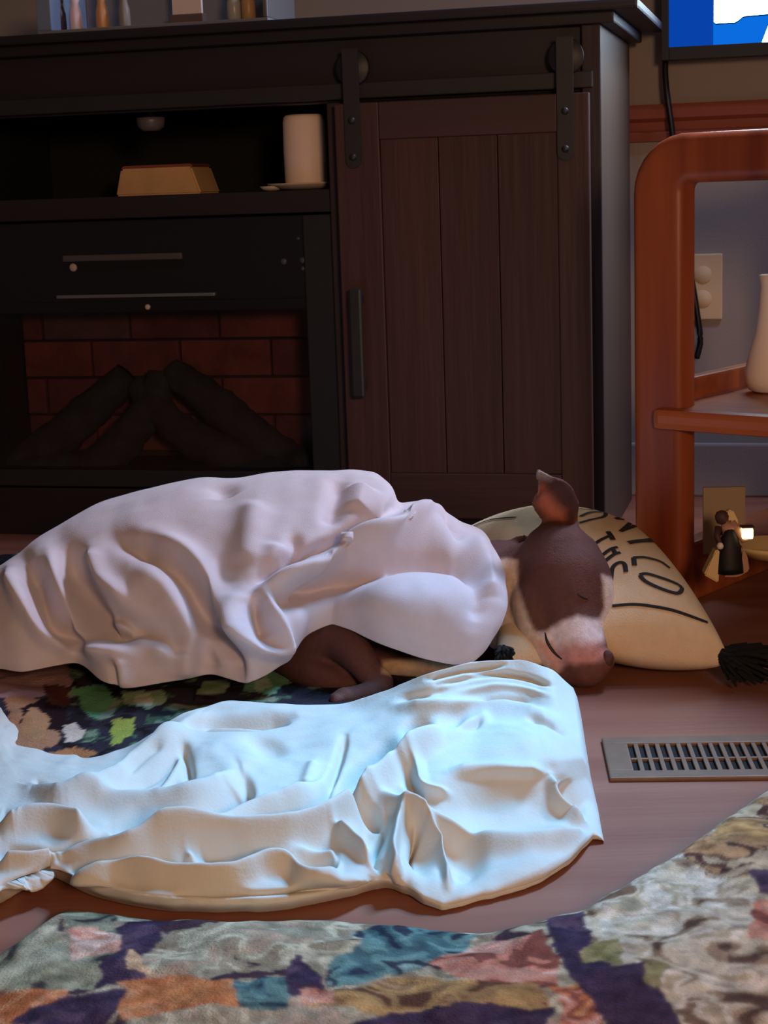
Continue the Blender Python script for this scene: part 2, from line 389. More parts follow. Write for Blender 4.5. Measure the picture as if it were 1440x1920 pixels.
# firebox with separate bricks
BV = .155
box('firebox_back', x0+fw, xb1, BV, BV+.01, zb, zPan, M['mortar'], fi, 0)
box('firebox_floor', x0+fw, xb1, .05, BV, zb, zb+.03, M['blackplastic'], fi, 0)
box('firebox_side', x0+fw-.01, x0+fw, .05, BV, zb, zPan, M['charcoalframe'], fi, 0); box('firebox_side', xb1, xb1+.01, .05, BV, zb, zPan, M['charcoalframe'], fi, 0)
box('firebox_roof', x0+fw, xb1, .06, BV, zPan, zPan+.01, M['blackplastic'], fi, 0)
zrow = cp(490, 706, .165)[1]; bh = zrow-cp(490, 777, .165)[1]; bl = .172
brick_me = {}
for r in range(-7, 4):
    za = zrow+r*bh
    zb_, zt_ = max(za, zb+.03), min(za+bh, zPan)
    if zt_-zb_ < .015: continue
    off = cp(418, 740, .165)[0] + (0 if r % 2 else .55*bl) - 8*bl
    for k in range(16):
        a, b = off+k*bl, off+(k+1)*bl
        a, b = max(a, x0+fw), min(b, xb1)
        if b-a < .012: continue
        box('brick', a+.002, b-.002, BV-.010-random.random()*.003, BV+.001, zb_+.002, zt_-.002, random.choice(M['brick'][:3] if r < 1 else M['brick'][1:]), fi, .003)
# logs
def log(pts, radii, seed):
    rs = random.Random(seed); p = smooth_path(pts, 30); rr = np.interp(np.linspace(0, 1, 30), np.linspace(0, 1, len(radii)), radii)
    v, f = tube_data(p, rr, 20)
    vv = []
    c = np.repeat(p, 20, axis=0)
    for q, cc in zip(v, c):
        d = q-Vector(cc); s = 1+.22*noise.noise(Vector(q)*55+Vector((seed, 0, 0)))+.12*noise.noise(Vector(q)*140)
        vv.append(Vector(cc)+d*s)
    return mesh_obj('log', vv, f, M['log'], fi)
def lp(px, py, v):
    u, z = cp(px, py, v+.02); return (u, v, z)
log([lp(-40, 925, .075), lp(90, 840, .085), lp(180, 760, .095), lp(240, 706, .10)], [.040, .036, .033, .026], 1)
log([lp(640, 920, .075), lp(520, 850, .085), lp(420, 770, .095), lp(318, 694, .10)], [.030, .034, .034, .024], 2)
log([lp(150, 905, .06), lp(230, 830, .07), lp(285, 760, .08), lp(300, 700, .10)], [.034, .034, .030, .022], 3)
log([lp(560, 905, .06), lp(420, 850, .065), lp(330, 800, .07), lp(255, 720, .09)], [.03, .032, .030, .02], 4)
log([lp(-60, 980, .05), lp(200, 960, .052), lp(420, 965, .05), lp(630, 985, .05)], [.036, .036, .034, .032], 5)
log([lp(-60, 900, .06), lp(100, 880, .06), lp(240, 900, .06), lp(360, 940, .05)], [.03, .03, .03, .03], 6)

# ================================================================== THINGS ON THE CONSOLE
def world_on(u, v, z): return tuple(C0+E_*u+N_*v+np.array([0, 0, z]))
# candle on plate
u, _ = cp(575, 350, .10)
pl = lathe('candle_plate', [(.018, 0), (.045, .002), (.062, .009), (.064, .012), (.060, .0115), (.044, .006), (.018, .005)], M['ceramic'])
pl.location = world_on(u-.004, .10, zSh); pl.rotation_euler = (0, 0, CRZ)
tag(pl, 'pale ceramic plate under the pillar candle on the shelf', 'plate')
zc = cp(575, 215, .10)[1]-zSh-.005; r = .036
ca = empty('pillar_candle', world_on(u, .10, zSh+.0055), CRZ, 'cream pillar candle standing on the pale plate in the open shelf', 'candle')
lathe('wax', [(r*.96, 0), (r, .004), (r*1.02, zc*.5), (r, zc*.9), (r*.96, zc*.965), (r*.86, zc*.995), (r*.72, zc), (r*.66, zc-.006), (.004, zc-.008)], M['candle'], ca)
tube('wick', [(0, 0, zc-.010), (.001, 0, zc-.002), (.003, .001, zc+.004)], .0012, M['iron'], ca, 8)
u2, _ = cp(508, 350, .07)
sn = empty('candle_snuffer', world_on(u2, .075, zSh), CRZ, 'small pale dish beside the candle plate', 'dish')
lathe('bowl', [(.008, 0), (.016, .002), (.021, .008), (.0195, .008), (.014, .004), (.006, .003)], M['ceramic'], sn, 24)
tube('grip', [(.016, 0, .006), (.030, 0, .009), (.042, 0, .008)], [.003, .003, .004], M['ceramic'], sn, 10)
# tan sloped tray
ua, za = cp(220, 347, .10); ub, _ = cp(380, 347, .10)
ht = cp(300, 310, .10)[1]-zSh
cx = (ua+ub)/2; hw = (ub-ua)/2
tb = empty('wooden_tray_box', world_on(cx, .14, zSh), CRZ, 'tan wooden box with sloped sides in the open shelf', 'box')
prism('body', [(-hw, 0), (hw, 0), (hw-.016, ht-.004), (-hw+.012, ht-.004)], -.05, .05, M['tanwood'], tb, .003)
prism('lid', [(-hw+.010, ht-.004), (hw-.014, ht-.004), (hw-.018, ht+.001), (-hw+.016, ht+.001)], -.046, .046, M['trimwood'], tb, .001)
# puck light under the frieze
u3, z3 = cp(294, 246, .08)
zs = zFr-.0
pk = empty('puck_light', world_on(u3, .055, z3), CRZ, 'small grey puck light fixed under the top of the open shelf', 'light')
hh = zMB-z3
lathe('housing', [(.014, 0), (.022, .006), (.024, .016), (.024, .022)], M['grille'], pk, 28)
lathe('mount', [(.010, .022), (.010, hh)], M['blackplastic'], pk, 16)
# glass display tray on top of the console
ta, _ = cp(66, 20, -.02); tb_, _ = cp(500, 15, -.02)
tr = empty('display_tray', world_on(0, -.005, zTop), CRZ, 'long grey acrylic display tray on top of the console', 'tray')
box('base', ta, tb_, -.012, .14, 0, .006, M['acrylic'], tr, .001)
box('end_panel', ta, ta+.026, -.012, .14, .006, .075, mat('blue_grey_acrylic', sl(112, 132, 160), .3), tr, .002)
box('end_panel', tb_-.008, tb_, -.012, .14, .006, .075, M['grille'], tr, .002)
box('back_panel', ta+.026, tb_-.008, .132, .14, .006, .075, M['acrylic'], tr, .002)
def ornament(px, kind, m, label, wd):
    uu, _ = cp(px, 15, .02)
    e = empty(kind, world_on(uu, .03, zTop+.006), CRZ, label, 'ornament')
    lathe('body', [(wd*.7, 0), (wd, .006), (wd*.95, .03), (wd*.6, .045), (wd*.75, .052)], m, e, 24)
    lathe('top', [(wd*.5, .052), (wd*.7, .056), (wd*.5, .066), (wd*.15, .07)], M['ceramic'], e, 20)
ornament(104, 'purple_ornament', mat('purple_glaze', sl(70, 58, 84), .4), 'dark purple ornament in the tray on the console', .013)
ornament(136, 'pink_ornament', mat('pink_glaze', sl(226, 200, 205), .4), 'pale pink ornament in the tray on the console', .011)
ornament(186, 'orange_ornament', mat('orange_glaze', sl(206, 150, 98), .4), 'orange ornament in the tray on the console', .011)
ornament(228, 'grey_ornament', mat('grey_glaze', sl(140, 132, 126), .4), 'dull grey ornament in the tray on the console', .010)
ornament(435, 'silver_ornament', mat('silver_glaze', sl(165, 165, 165), .3), 'silvery ornament in the tray beside the tan one', .012)
ornament(462, 'tan_ornament', mat('tan_glaze', sl(176, 142, 104), .4), 'tan ornament at the end of the tray on the console', .012)
uu, _ = cp(335, 4, .02)
cd = box('white_card', -.026, .026, -.004, .004, 0, .06, M['whiteplastic'], None, .001); cd.location = world_on(uu, .06, zTop+.026); cd.rotation_euler = (0, 0, CRZ)
st = box('card_stand', -.03, .03, -.01, .01, 0, .02, mat('brown_card_stand', sl(96, 78, 74), .6), None, .002); st.location = world_on(uu, .06, zTop+.006); st.rotation_euler = (0, 0, CRZ)
tag(cd, 'small white card standing in the tray on the console', 'card'); tag(st, 'low brown stand holding up the white card', 'stand')

# ================================================================== TELEVISION
TVV = .40
tvx, tvz = cp(1240, 114, TVV)
tv = empty('television', world_on(tvx, TVV, tvz), CRZ, 'black framed television showing a bright blue and white picture', 'television')
TW, TH = 1.06, .62; bz = .013; bzb = .022
box('housing', 0, TW, .004, .035, 0, TH, M['tvblack'], tv, .004)
box('bezel', 0, bz, -.004, .004, 0, TH, M['tvblack'], tv, .001); box('bezel', TW-bz, TW, -.004, .004, 0, TH, M['tvblack'], tv, .001)
box('bezel', bz, TW-bz, -.004, .004, 0, bzb, M['tvblack'], tv, .001); box('bezel', bz, TW-bz, -.004, .004, TH-bz, TH, M['tvblack'], tv, .001)
box('wall_mount', TW*.3, TW*.7, .035, WV-TVV, TH*.25, TH*.75, M['iron'], tv, .002)
def emis(name, col, s):
    m = bpy.data.materials.new(name); m.use_nodes = True; nt = m.node_tree; nt.nodes.clear()
    e = nt.nodes.new('ShaderNodeEmission'); e.inputs[0].default_value = (*col, 1); e.inputs[1].default_value = s
    o = nt.nodes.new('ShaderNodeOutputMaterial'); nt.links.new(e.outputs[0], o.inputs[0]); return m
def tvp(px, py):
    u, z = cp(px, py, TVV); return (u-tvx, z-tvz)
sw0, sw1, sz0, sz1 = bz, TW-bz, bzb, TH-bz
A = tvp(1337, 88)[0]
deep = emis('screen_deep_blue', sl(8, 66, 168), 1.0); mid = emis('screen_mid_blue', sl(10, 108, 222), 1.0)
whi = emis('screen_white_blue', (.70, .89, 1.0), TV_POWER); line = emis('screen_dark_line', sl(0, 40, 80), 1.0)
def flat(name, pts, y, m):
    o = mesh_obj(name, [(p[0], y, p[1]) for p in pts], [tuple(range(len(pts)))], m, tv, False)
    return o
flat('screen', [(sw0, sz0), (A, sz0), (A, sz1), (sw0, sz1)], .0034, deep)
flat('screen', [(A, sz0), (sw1, sz0), (sw1, sz1), (A, sz1)], .0034, mid)
bl_ = tvp(1337, 44)[1]; p1 = tvp(1378, 45); p2 = tvp(1392, 31); p3 = tvp(1440, 28)
shape = [(A+.001, sz1-.02), (A+.001, bl_+.003), (A+.004, bl_), (p1[0], bl_), ((p1[0]+p2[0])/2, (bl_+p2[1])/2-.001), p2, (p2[0]+.006, p2[1]+.001), (p3[0], p2[1]+.002), (sw1-.04, p2[1]+.002), (sw1-.04, sz1-.02)]
def grow(pts, k):
    c = np.mean(pts, axis=0); return [tuple(np.array(p)+np.sign(np.array(p)-c)*k) for p in pts]
flat('screen_picture', shape, .0024, whi)
flat('screen_outline', [(p[0], p[1]-.0022) for p in shape[:8]]+[(sw1-.04, p2[1]), (sw1-.04, sz1-.03)], .0029, line)
tri = [tvp(1427, 86), tvp(1428, 80), tvp(1440, 48), tvp(1470, 20), tvp(1530, 86)]
flat('screen_picture', [tri[0], tvp(1470, 85), tvp(1452, 50), tvp(1441, 46), tri[1]], .0022, whi)
# cable down the wall
pts = [C0+E_*cp(x, y, v)[0]+N_*v+np.array([0, 0, cp(x, y, v)[1]]) for x, y, v in ((1247, 100, .44), (1248, 150, .43), (1254, 200, .425), (1262, 260, .43), (1266, 330, .44), (1275, 430, .45), (1296, 520, .455), (1309, 600, .455), (1313, 640, .455), (1306, 672, .455))]
tag(tube('power_cable', smooth_path(pts, 40), .0055, M['blackplastic']), 'black power cable hanging from the television down the wall', 'cable')
# outlet
ou, oz = cp(1318, 538, WV-.004)
ot = empty('wall_outlet', world_on(ou, WV-.006, oz), CRZ, 'ivory wall outlet plate behind the oak side table', 'outlet')
box('plate', -.035, .035, 0, .006, -.06, .06, M['outlet'], ot, .0025)
for dz in (-.022, .022):
    lathe('socket', [(.016, 0), (.016, .0006), (.0155, .0010)], M['outlet'], ot, 20).matrix_local = Matrix.Translation((0, .0, dz)) @ Matrix.Rotation(math.pi/2, 4, 'X')

# ================================================================== OAK SIDE TABLE
TB0 = at_d(1246, 800, 2.26); TBR = math.radians(-40)
tbl = empty('oak_side_table', (TB0[0], TB0[1], 0), TBR, 'honey oak side table with rounded frame corners and open shelves', 'table')
# local x runs along the table's front (towards the camera's right), y goes back, z up
TLEN, TDEP, TT = .55, .50, .645
def frame(y):
    R = .046; wv = .080; th = .064
    cl = []
    hw = wv/2
    cl += [((0, z), (1, 0)) for z in np.linspace(0, TT-th/2-R, 8)]
    cl += [((R-R*math.cos(a), TT-th/2-R+R*math.sin(a)), None) for a in np.linspace(0, math.pi/2, 9)[1:]]
    cl += [((x, TT-th/2), None) for x in np.linspace(R, TLEN-R, 8)[1:]]
    cl += [((TLEN-R+R*math.sin(a), TT-th/2-R+R*math.cos(a)), None) for a in np.linspace(0, math.pi/2, 9)[1:]]
    cl += [((TLEN, z), None) for z in np.linspace(TT-th/2-R, 0, 8)[1:]]
    P = [np.array(c[0]) for c in cl]; n = len(P)
    bm = bmesh.new(); rings = []
    for i, p in enumerate(P):
        t = P[min(i+1, n-1)]-P[max(i-1, 0)]; t = t/np.linalg.norm(t); nn = np.array([-t[1], t[0]])
        k = abs(t[1]); half = hw*k+(th/2)*(1-k)
        rd = .016; tk = .0225; ring = []
        for cx, cy, a0 in ((half-rd, tk-rd, 0), (-half+rd, tk-rd, 90), (-half+rd, -tk+rd, 180), (half-rd, -tk+rd, 270)):
            for a in (0, 22.5, 45, 67.5, 90):
                aa = math.radians(a0+a); s = cx+rd*math.cos(aa); yy = cy+rd*math.sin(aa)
                q = p+nn*s; ring.append(bm.verts.new((q[0], y+yy, q[1])))
        rings.append(ring)
    m = len(rings[0])
    for i in range(n-1):
        for k in range(m): bm.faces.new((rings[i][k], rings[i][(k+1) % m], rings[i+1][(k+1) % m], rings[i+1][k]))
    bm.faces.new(rings[0]); bm.faces.new(rings[-1])
    return bm_obj('side_frame', bm, M['oak'], tbl, True)
frame(0); frame(TDEP)
zms = TB0[2]+.012
box('top_panel', .03, TLEN-.03, .02, TDEP-.02, TT-.045, TT-.02, M['oak_h'], tbl, .003)
box('middle_shelf', .0, TLEN, -.035, TDEP+.02, zms-.012, zms+.018, M['oak_h'], tbl, .010)
box('shelf_rail', -.012, .012, .02, TDEP-.02, zms+.018, zms+.050, M['oak_h'], tbl, .004)
box('lower_rail', -.012, .016, .02, TDEP-.02, .0, .085, M['oak_h'], tbl, .004)
box('lower_shelf', .016, TLEN-.02, .12, TDEP-.02, .066, .085, M['oak_h'], tbl, .003)
def tl(x, y, z):
    c, s = math.cos(TBR), math.sin(TBR); return (TB0[0]+c*x-s*y, TB0[1]+s*x+c*y, z)
# white vase on the middle shelf
def on_table(px, py, z):
    P = at_z(px, py, z); return P
vp = at_z(1447, 735, zms+.018)
va = lathe('white_vase', [(.022, 0), (.032, .004), (.037, .016), (.038, .030), (.033, .055), (.024, .085), (.019, .12), (.017, .15), (.019, .165), (.016, .166), (.014, .15)], M['whitevase'])
va.location = (vp[0], vp[1], zms+.0182); tag(va, 'white ceramic bottle vase on the middle shelf of the oak table', 'vase')
# figurine with lantern on the lower shelf
fz = .0855
fp = at_z(1366, 1076, fz)
k = fp[1]/FPX
fg = empty('lantern_figurine', (fp[0], fp[1], fz), 0, 'small figurine in black dress holding a glowing lantern', 'figurine')
def fx(px): return (px-1366)*k
def fzz(py): return (1078-py)*k
lathe('dress', [(.019, .004), (.0185, fzz(1060)), (.016, fzz(1030)), (.011, fzz(1005)), (.006, fzz(990)), (.002, fzz(985))], M['blackrobe'], fg, 24, (fx(1365), -.008, 0), .8)
def slab(name, pts, y, th, m):
    return prism(name, [(fx(a), fzz(b)) for a, b in pts], y-th, y+th, m, fg, .0018)
slab('cloak', [(1314, 1073), (1342, 1090), (1346, 1030), (1338, 1022), (1330, 1040)], -.006, .010, M['creamrobe'])
slab('cloak', [(1352, 1079), (1380, 1080), (1402, 1068), (1398, 1040), (1386, 1018), (1386, 1072), (1352, 1073)], -.004, .011, M['skin'])
tube('torso', [(fx(1362), -.002, fzz(1000)), (fx(1364), -.002, fzz(985)), (fx(1362), -.002, fzz(972))], [.011, .010, .006], M['skin'], fg)
lathe('head', [(.001, 0), (.006, .002), (.0085, .007), (.009, .011), (.007, .016), (.002, .0185)], M['hair'], fg, 20, (fx(1352), -.002, fzz(980)))
tube('arm', [(fx(1346), -.002, fzz(985)), (fx(1341), -.008, fzz(1000)), (fx(1344), -.014, fzz(1013))], [.005, .004, .0035], M['hair'], fg)
lathe('bauble', [(.001, 0), (.0035, .001), (.0045, .0045), (.003, .008), (.001, .009)], M['whiteplastic'], fg, 16, (fx(1344), -.018, fzz(1023)))
tube('arm', [(fx(1370), -.002, fzz(975)), (fx(1382), -.006, fzz(995)), (fx(1392), -.010, fzz(1010)), (fx(1397), -.010, fzz(1006))], [.006, .005, .0045, .004], M['skin'], fg)
lan = empty('lantern'); lan.parent = fg
box('lantern_light', fx(1386.5), fx(1408), -.018, -.004, fzz(1006), fzz(984), M['glow'], lan, .003)
box('lantern_cap', fx(1385), fx(1410), -.019, -.003, fzz(984), fzz(981), M['hair'], lan, .001)
slab('bonnet', [(1355, 965), (1362, 952), (1372, 951), (1384, 975), (1380, 985), (1368, 975)], .002, .007, M['creamrobe'])
bx_ = at_z(1335, 1045, fz+.0)
bb = box('backing_card', -.028, .028, -.003, .003, 0, .092, mat('beige_card', sl(150, 128, 104), .8), None, .001)
bb.location = (bx_[0]+.02, bx_[1]+.02, fz); bb.rotation_euler = (0, 0, TBR+.6); tag(bb, 'beige card standing behind the lantern figurine', 'card')
dp = at_z(1452, 1046, fz)
ds = lathe('cream_dish', [(.02, 0), (.035, .003), (.050, .014), (.053, .020), (.050, .020), (.034, .007), (.015, .005)], M['creamrobe']); ds.location = (dp[0], dp[1], fz)
tag(ds, 'cream dish on the lower shelf beside the lantern figurine', 'dish')

# ================================================================== FLOOR REGISTER
a = at_z(1136, 1390, 0); b = at_z(1436, 1386, 0); c = at_z(1144, 1467, 0)
ang = math.atan2(b[1]-a[1], b[0]-a[0])
rg = empty('floor_register', (c[0], c[1], 0), ang, 'taupe metal floor register with dark slots set in the wood floor', 'vent')
RW = .29
ca_, sa_ = math.cos(ang), math.sin(ang)
RD = (a[0]-c[0])*(-sa_)+(a[1]-c[1])*ca_
x_s0 = (at_z(1172, 1420, 0)[0]-c[0]); pitch = .0111; nsl = 20; x_s1 = x_s0+pitch*nsl
yb, yt = RD*.17, RD*.83
h = .005
box('rim', 0, RW, 0, yb, 0, h, M['vent'], rg, .0018); box('rim', 0, RW, yt, RD, 0, h, M['vent'], rg, .0018)
box('rim', 0, x_s0, yb, yt, 0, h, M['vent'], rg, .0018); box('rim', x_s1-.002, RW, yb, yt, 0, h, M['vent'], rg, .0018)
box('duct', x_s0, x_s1, yb, yt, .0003, .0007, M['well'], rg, 0)
bm = bmesh.new(); add_box(bm, 0, .0048, yb, yt, 0, h-.0006, .0008)
sl0 = bm_obj('slat', bm, M['vent'], rg); sl0.location = (x_s0+.0062, 0, 0)
for i in range(1, nsl):
    s = sl0.copy(); COL.objects.link(s); s.parent = rg; s.location = (x_s0+.0062+i*pitch, 0, 0)
box('cross_bar', x_s0, x_s1-.002, (yb+yt)/2-.006, (yb+yt)/2-.002, .0008, h-.001, M['vent'], rg, .0004)

# ================================================================== PILLOW
PX0, PX1, PY0, PY1 = .122, .398, 1.885, 2.385
def pillow_pt(a, b, top):
    """a along the length (0 near .. 1 far), b across"""
    x = PX0+(PX1-PX0)*b; y = PY0+(PY1-PY0)*a
    ea = 4*a*(1-a); eb = 4*b*(1-b)
    pin = .020
    x += (.5-b)*2*pin*ea*1.0*abs(2*b-1); y += (.5-a)*2*pin*eb*abs(2*a-1)
    hgt = (max(ea, 0)**.36)*(max(eb, 0)**.34)
    sm = .030+.018*(1-abs(2*a-1)*abs(2*b-1))
    hgt *= 1-.5*math.exp(-(((x-.20)/.085)**2+((y-1.92)/.10)**2))
    return x-.080*a**2.3, y, (sm+.117*hgt if top else max(sm-.060*hgt, .0012))
NA, NB = 90, 70
pv, pf = [], []
for top in (True, False):
    for i in range(NA+1):
        for j in range(NB+1):
            a = .5-.5*math.cos(math.pi*i/NA); b = .5-.5*math.cos(math.pi*j/NB)
            pv.append(pillow_pt(a, b, top))
n1 = (NA+1)*(NB+1)
for i in range(NA):
    for j in range(NB):
        q = (i*(NB+1)+j, i*(NB+1)+j+1, (i+1)*(NB+1)+j+1, (i+1)*(NB+1)+j)
        pf.append(q); pf.append(tuple(n1+k for k in q[::-1]))
pil = empty('throw_pillow', ((PX0+PX1)/2, (PY0+PY1)/2, 0), 0, 'cream lumbar pillow with black lettering and black corner tassels on the floor', 'pillow')
pim = Matrix.Translation(pil.location).inverted()
pob = mesh_obj('cover', [pim @ Vector(p) for p in pv], pf, M['pillow'], pil)
bm = bmesh.new(); bm.from_mesh(pob.data); bmesh.ops.remove_doubles(bm, verts=bm.verts, dist=.0004); bm.to_mesh(pob.data); bm.free()
pob.data.polygons.foreach_set('use_smooth', [True]*len(pob.data.polygons))
bvh = BVHTree.FromPolygons([Vector(p) for p in pv], pf)
def ribbon(pts, wd):
    P = smooth_path(pts, max(10, 6*len(pts))); hits = []
    for p in P:
        loc, nor, _, _ = bvh.ray_cast(Vector(CAMP), Vector(ray(*p)))
        if loc is None: continue
        if nor.z < 0: nor = -nor
        hits.append((loc, nor))
    if len(hits) < 3: return
    v, f = [], []
    for i, (l, nn) in enumerate(hits):
        t = hits[min(i+1, len(hits)-1)][0]-hits[max(i-1, 0)][0]
        s = t.cross(nn).normalized()*wd/2
        l = l+nn*.0012
        v += [pim @ (l-s), pim @ (l-s*.3+nn*.0004), pim @ (l+s*.3+nn*.0004), pim @ (l+s)]
    for i in range(len(hits)-1):
        for k in range(3): f.append((4*i+k, 4*i+k+1, 4*i+5+k, 4*i+4+k))
    mesh_obj('lettering', v, f, M['ink'], pil)
T = .0056
for pts, wd in (
    ([(1187, 967), (1170, 970), (1154, 974)], T), ([(1154, 974), (1170, 975), (1187, 977)], T*.8), ([(1187, 977), (1176, 987), (1163, 998)], T), ([(1163, 998), (1178, 992), (1195, 985)], T),
    ([(1178, 1019), (1196, 1016), (1222, 1014)], T*1.5),
    ([(1190, 1062), (1189, 1055), (1188, 1047)], T*1.1), ([(1187, 1047), (1200, 1046), (1213, 1047), (1238, 1054), (1256, 1067)], T),
    ([(1199, 1079), (1213, 1077), (1238, 1084), (1267, 1095), (1278, 1104), (1272, 1113), (1257, 1111), (1230, 1101), (1209, 1090), (1200, 1080)], T),
    ([(1086, 982), (1107, 976), (1132, 970), (1133, 962), (1107, 962), (1088, 970)], T),
    ([(1085, 955), (1108, 957), (1130, 955)], T*.6),
    ([(1140, 998), (1145, 1005), (1150, 1014)], T*1.2), ([(1143, 1006), (1126, 1014), (1110, 1025)], T),
    ([(1158, 1027), (1145, 1031), (1130, 1042)], T), ([(1163, 1037), (1151, 1041), (1134, 1054)], T), ([(1149, 1030), (1152, 1035), (1154, 1040)], T),
    ([(1174, 1074), (1171, 1059), (1161, 1056), (1149, 1066), (1146, 1090)], T),
    ([(1148, 1137), (1188, 1134), (1226, 1138), (1268, 1147), (1326, 1168)], T*.75),
    ([(888, 988), (923, 975), (970, 971)], T*.6)):
    ribbon(pts, wd)
def tassel(base, direc, length, spread, nst, seed):
    rs = random.Random(seed); vs, fs = [], []
    for k in range(nst):
        d = Vector(direc).normalized()+Vector((rs.uniform(-1, 1), rs.uniform(-1, 1), rs.uniform(-.6, .9)))*spread
        L = length*rs.uniform(.7, 1.05); p0 = Vector(base)
        p1 = p0+d*L*.5; p2 = p0+d*L+Vector((0, 0, -.25*L)); 
        for q in (p1, p2): q.z = max(q.z, .008)
        v, f = tube_data([p0, p1, p2], [.0022, .0028, .0018], 5); o = len(vs)
        vs += [pim @ x for x in v]; fs += [tuple(o+i for i in q) for q in f]
    mesh_obj('tassel', vs, fs, M['tassel'], pil)
tassel((PX1-.012, PY0+.012, .032), (.8, -.25, -.05), .040, .75, 260, 1)
tassel((PX0+.012, PY0+.002, .050), (.0, -.8, .25), .026, .45, 160, 2)
tassel((PX1-.012-.066, PY1-.01, .032), (.1, .9, -.1), .045, .6, 160, 3)
tassel((PX0-.004-.08, PY1-.01, .032), (-.6, .6, -.1), .045, .6, 160, 4)

# ================================================================== PRINTED BLANKET UNDER THE DOG
ni, nj = 240, 190
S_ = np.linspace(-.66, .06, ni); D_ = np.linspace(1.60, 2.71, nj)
XX, YY = np.meshgrid(S_, D_, indexing='ij')
ZZ = .020+.018*fbm(XX*9+3, YY*9, 11, 3)+.010*fbm(XX*24, YY*24, 12, 2)
edge = np.minimum(np.minimum(XX-S_[0], S_[-1]-XX), np.minimum(YY-D_[0], D_[-1]-YY)); ZZ = np.maximum(ZZ*np.clip(edge/.03, 0, 1), .003)
P = np.stack([XX, YY, ZZ], -1); px = project(P); X, Y = px[..., 0], px[..., 1]
wx = X+26*fbm(XX*30, YY*30, 5, 3); wy = Y+16*fbm(XX*30+9, YY*30, 6, 3)
colr = np.zeros(P.shape); colr[:] = sl(52, 47, 56)
nn_ = fbm(XX*34, YY*34, 21, 3)
colr[(YY > 2.3)] = sl(40, 37, 46)  # added back strip of cloth, darkened to stand in for shade on the floor
colr[nn_ > .10] = sl(72, 98, 74); colr[nn_ > .17] = sl(128, 142, 118); colr[nn_ < -.16] = sl(34, 28, 30)
pats = [
    ([(-80, 1240), (130, 1235), (135, 1285), (60, 1310), (-80, 1300)], (170, 135, 136)),
    ([(15, 1305), (70, 1310), (125, 1320), (110, 1400), (60, 1420), (10, 1420), (15, 1360)], (168, 122, 92)),
    ([(40, 1330), (80, 1310), (125, 1320), (125, 1375), (90, 1370), (80, 1330), (30, 1365)], (40, 26, 28)),
    ([(38, 1345), (65, 1325), (90, 1345), (92, 1375), (70, 1395), (45, 1380)], (176, 132, 94)),
    ([(80, 1285), (130, 1290), (120, 1330), (85, 1315)], (92, 52, 46)),
    ([(135, 1288), (200, 1283), (215, 1310), (185, 1345), (155, 1335)], (98, 150, 108)),
    ([(230, 1295), (300, 1290), (310, 1318), (270, 1330), (235, 1322)], (150, 172, 134)),
    ([(255, 1300), (285, 1300), (280, 1325), (255, 1325)], (210, 210, 186)),
    ([(205, 1350), (245, 1345), (250, 1375), (215, 1400), (203, 1392)], (156, 162, 74)),
    ([(122, 1360), (145, 1352), (158, 1368), (150, 1392), (124, 1395)], (206, 186, 168)),
    ([(90, 1412), (140, 1400), (185, 1412), (150, 1430), (95, 1436)], (176, 118, 78)),
    ([(450, 1262), (530, 1250), (545, 1275), (500, 1305), (455, 1298)], (112, 158, 122)),
    ([(470, 1280), (500, 1268), (510, 1290), (480, 1300)], (176, 200, 172)),
    ([(380, 1275), (430, 1270), (425, 1300), (370, 1305)], (136, 154, 120))]
for poly, c in pats: colr[inpoly(wx, wy, poly)] = sl(*c)
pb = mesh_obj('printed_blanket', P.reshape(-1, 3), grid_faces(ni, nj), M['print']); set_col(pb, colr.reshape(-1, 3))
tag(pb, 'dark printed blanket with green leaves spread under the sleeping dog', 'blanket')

# ================================================================== FLORAL QUILT IN THE FOREGROUND
outline = [(-200, 1860), (0, 1800), (60, 1752), (130, 1702), (200, 1712), (300, 1726), (420, 1732), (620, 1727), (760, 1738), (900, 1752), (1000, 1738), (1040, 1722), (1095, 1712), (1130, 1685), (1190, 1652), (1280, 1602), (1330, 1562), (1400, 1512), (1440, 1482), (1600, 1380), (1750, 1290)]
ow = np.array([at_z(x, y, .004)[:2] for x, y in outline])
ni, nj = 560, 250
xs = np.linspace(ow[0][0], ow[-1][0], ni)
far = np.interp(xs, ow[:, 0], ow[:, 1]); far = gsmooth(far, 3, 0)
near = np.full(ni, .72)
tt = 1-np.linspace(0, 1, nj)**1.6
P = np.zeros((ni, nj, 3))
P[..., 0] = xs[:, None]; P[..., 1] = near[:, None]+(far-near)[:, None]*tt[None, :]
ed = np.minimum(far[:, None]-P[..., 1], .5)
zz = .014*(1-np.exp(-(ed/.012)))+.016*np.clip(ed/.03, 0, 1)*(fbm(P[..., 0]*8, P[..., 1]*8, 31, 3)+.25)+.007*np.clip(ed/.02, 0, 1)*fbm(P[..., 0]*30, P[..., 1]*30, 32, 2)
P[..., 2] = np.maximum(zz, .001)
px = project(P); X, Y = px[..., 0], px[..., 1]; GX, GY = P[..., 0], P[..., 1]
wx = X+85*fbm(GX*22, GY*22, 41, 5); wy = Y+52*fbm(GX*22+7, GY*22, 42, 5)
def mottled(pal, sc, seed, warp=.6):
    n1 = fbm(GX*sc+warp*4*fbm(GX*sc*.8, GY*sc*.8, seed+3, 2), GY*sc+warp*4*fbm(GX*sc*.8+5, GY*sc*.8, seed+4, 2), seed, 3)
    r = np.clip((n1+.30)/.60, 0, .999); idx = (r*len(pal)).astype(int)
    return np.array([sl(*c) for c in pal])[idx]
C = mottled([(70, 52, 62), (150, 134, 112), (188, 176, 150), (158, 146, 124), (176, 150, 128)], 34, 50)
def patch(poly, pal, sc=34, seed=60):
    m = inpoly(wx, wy, poly); C[m] = mottled(pal, sc, seed)[m]
purple = [(60, 46, 66), (70, 54, 74), (62, 50, 72), (84, 66, 84)]
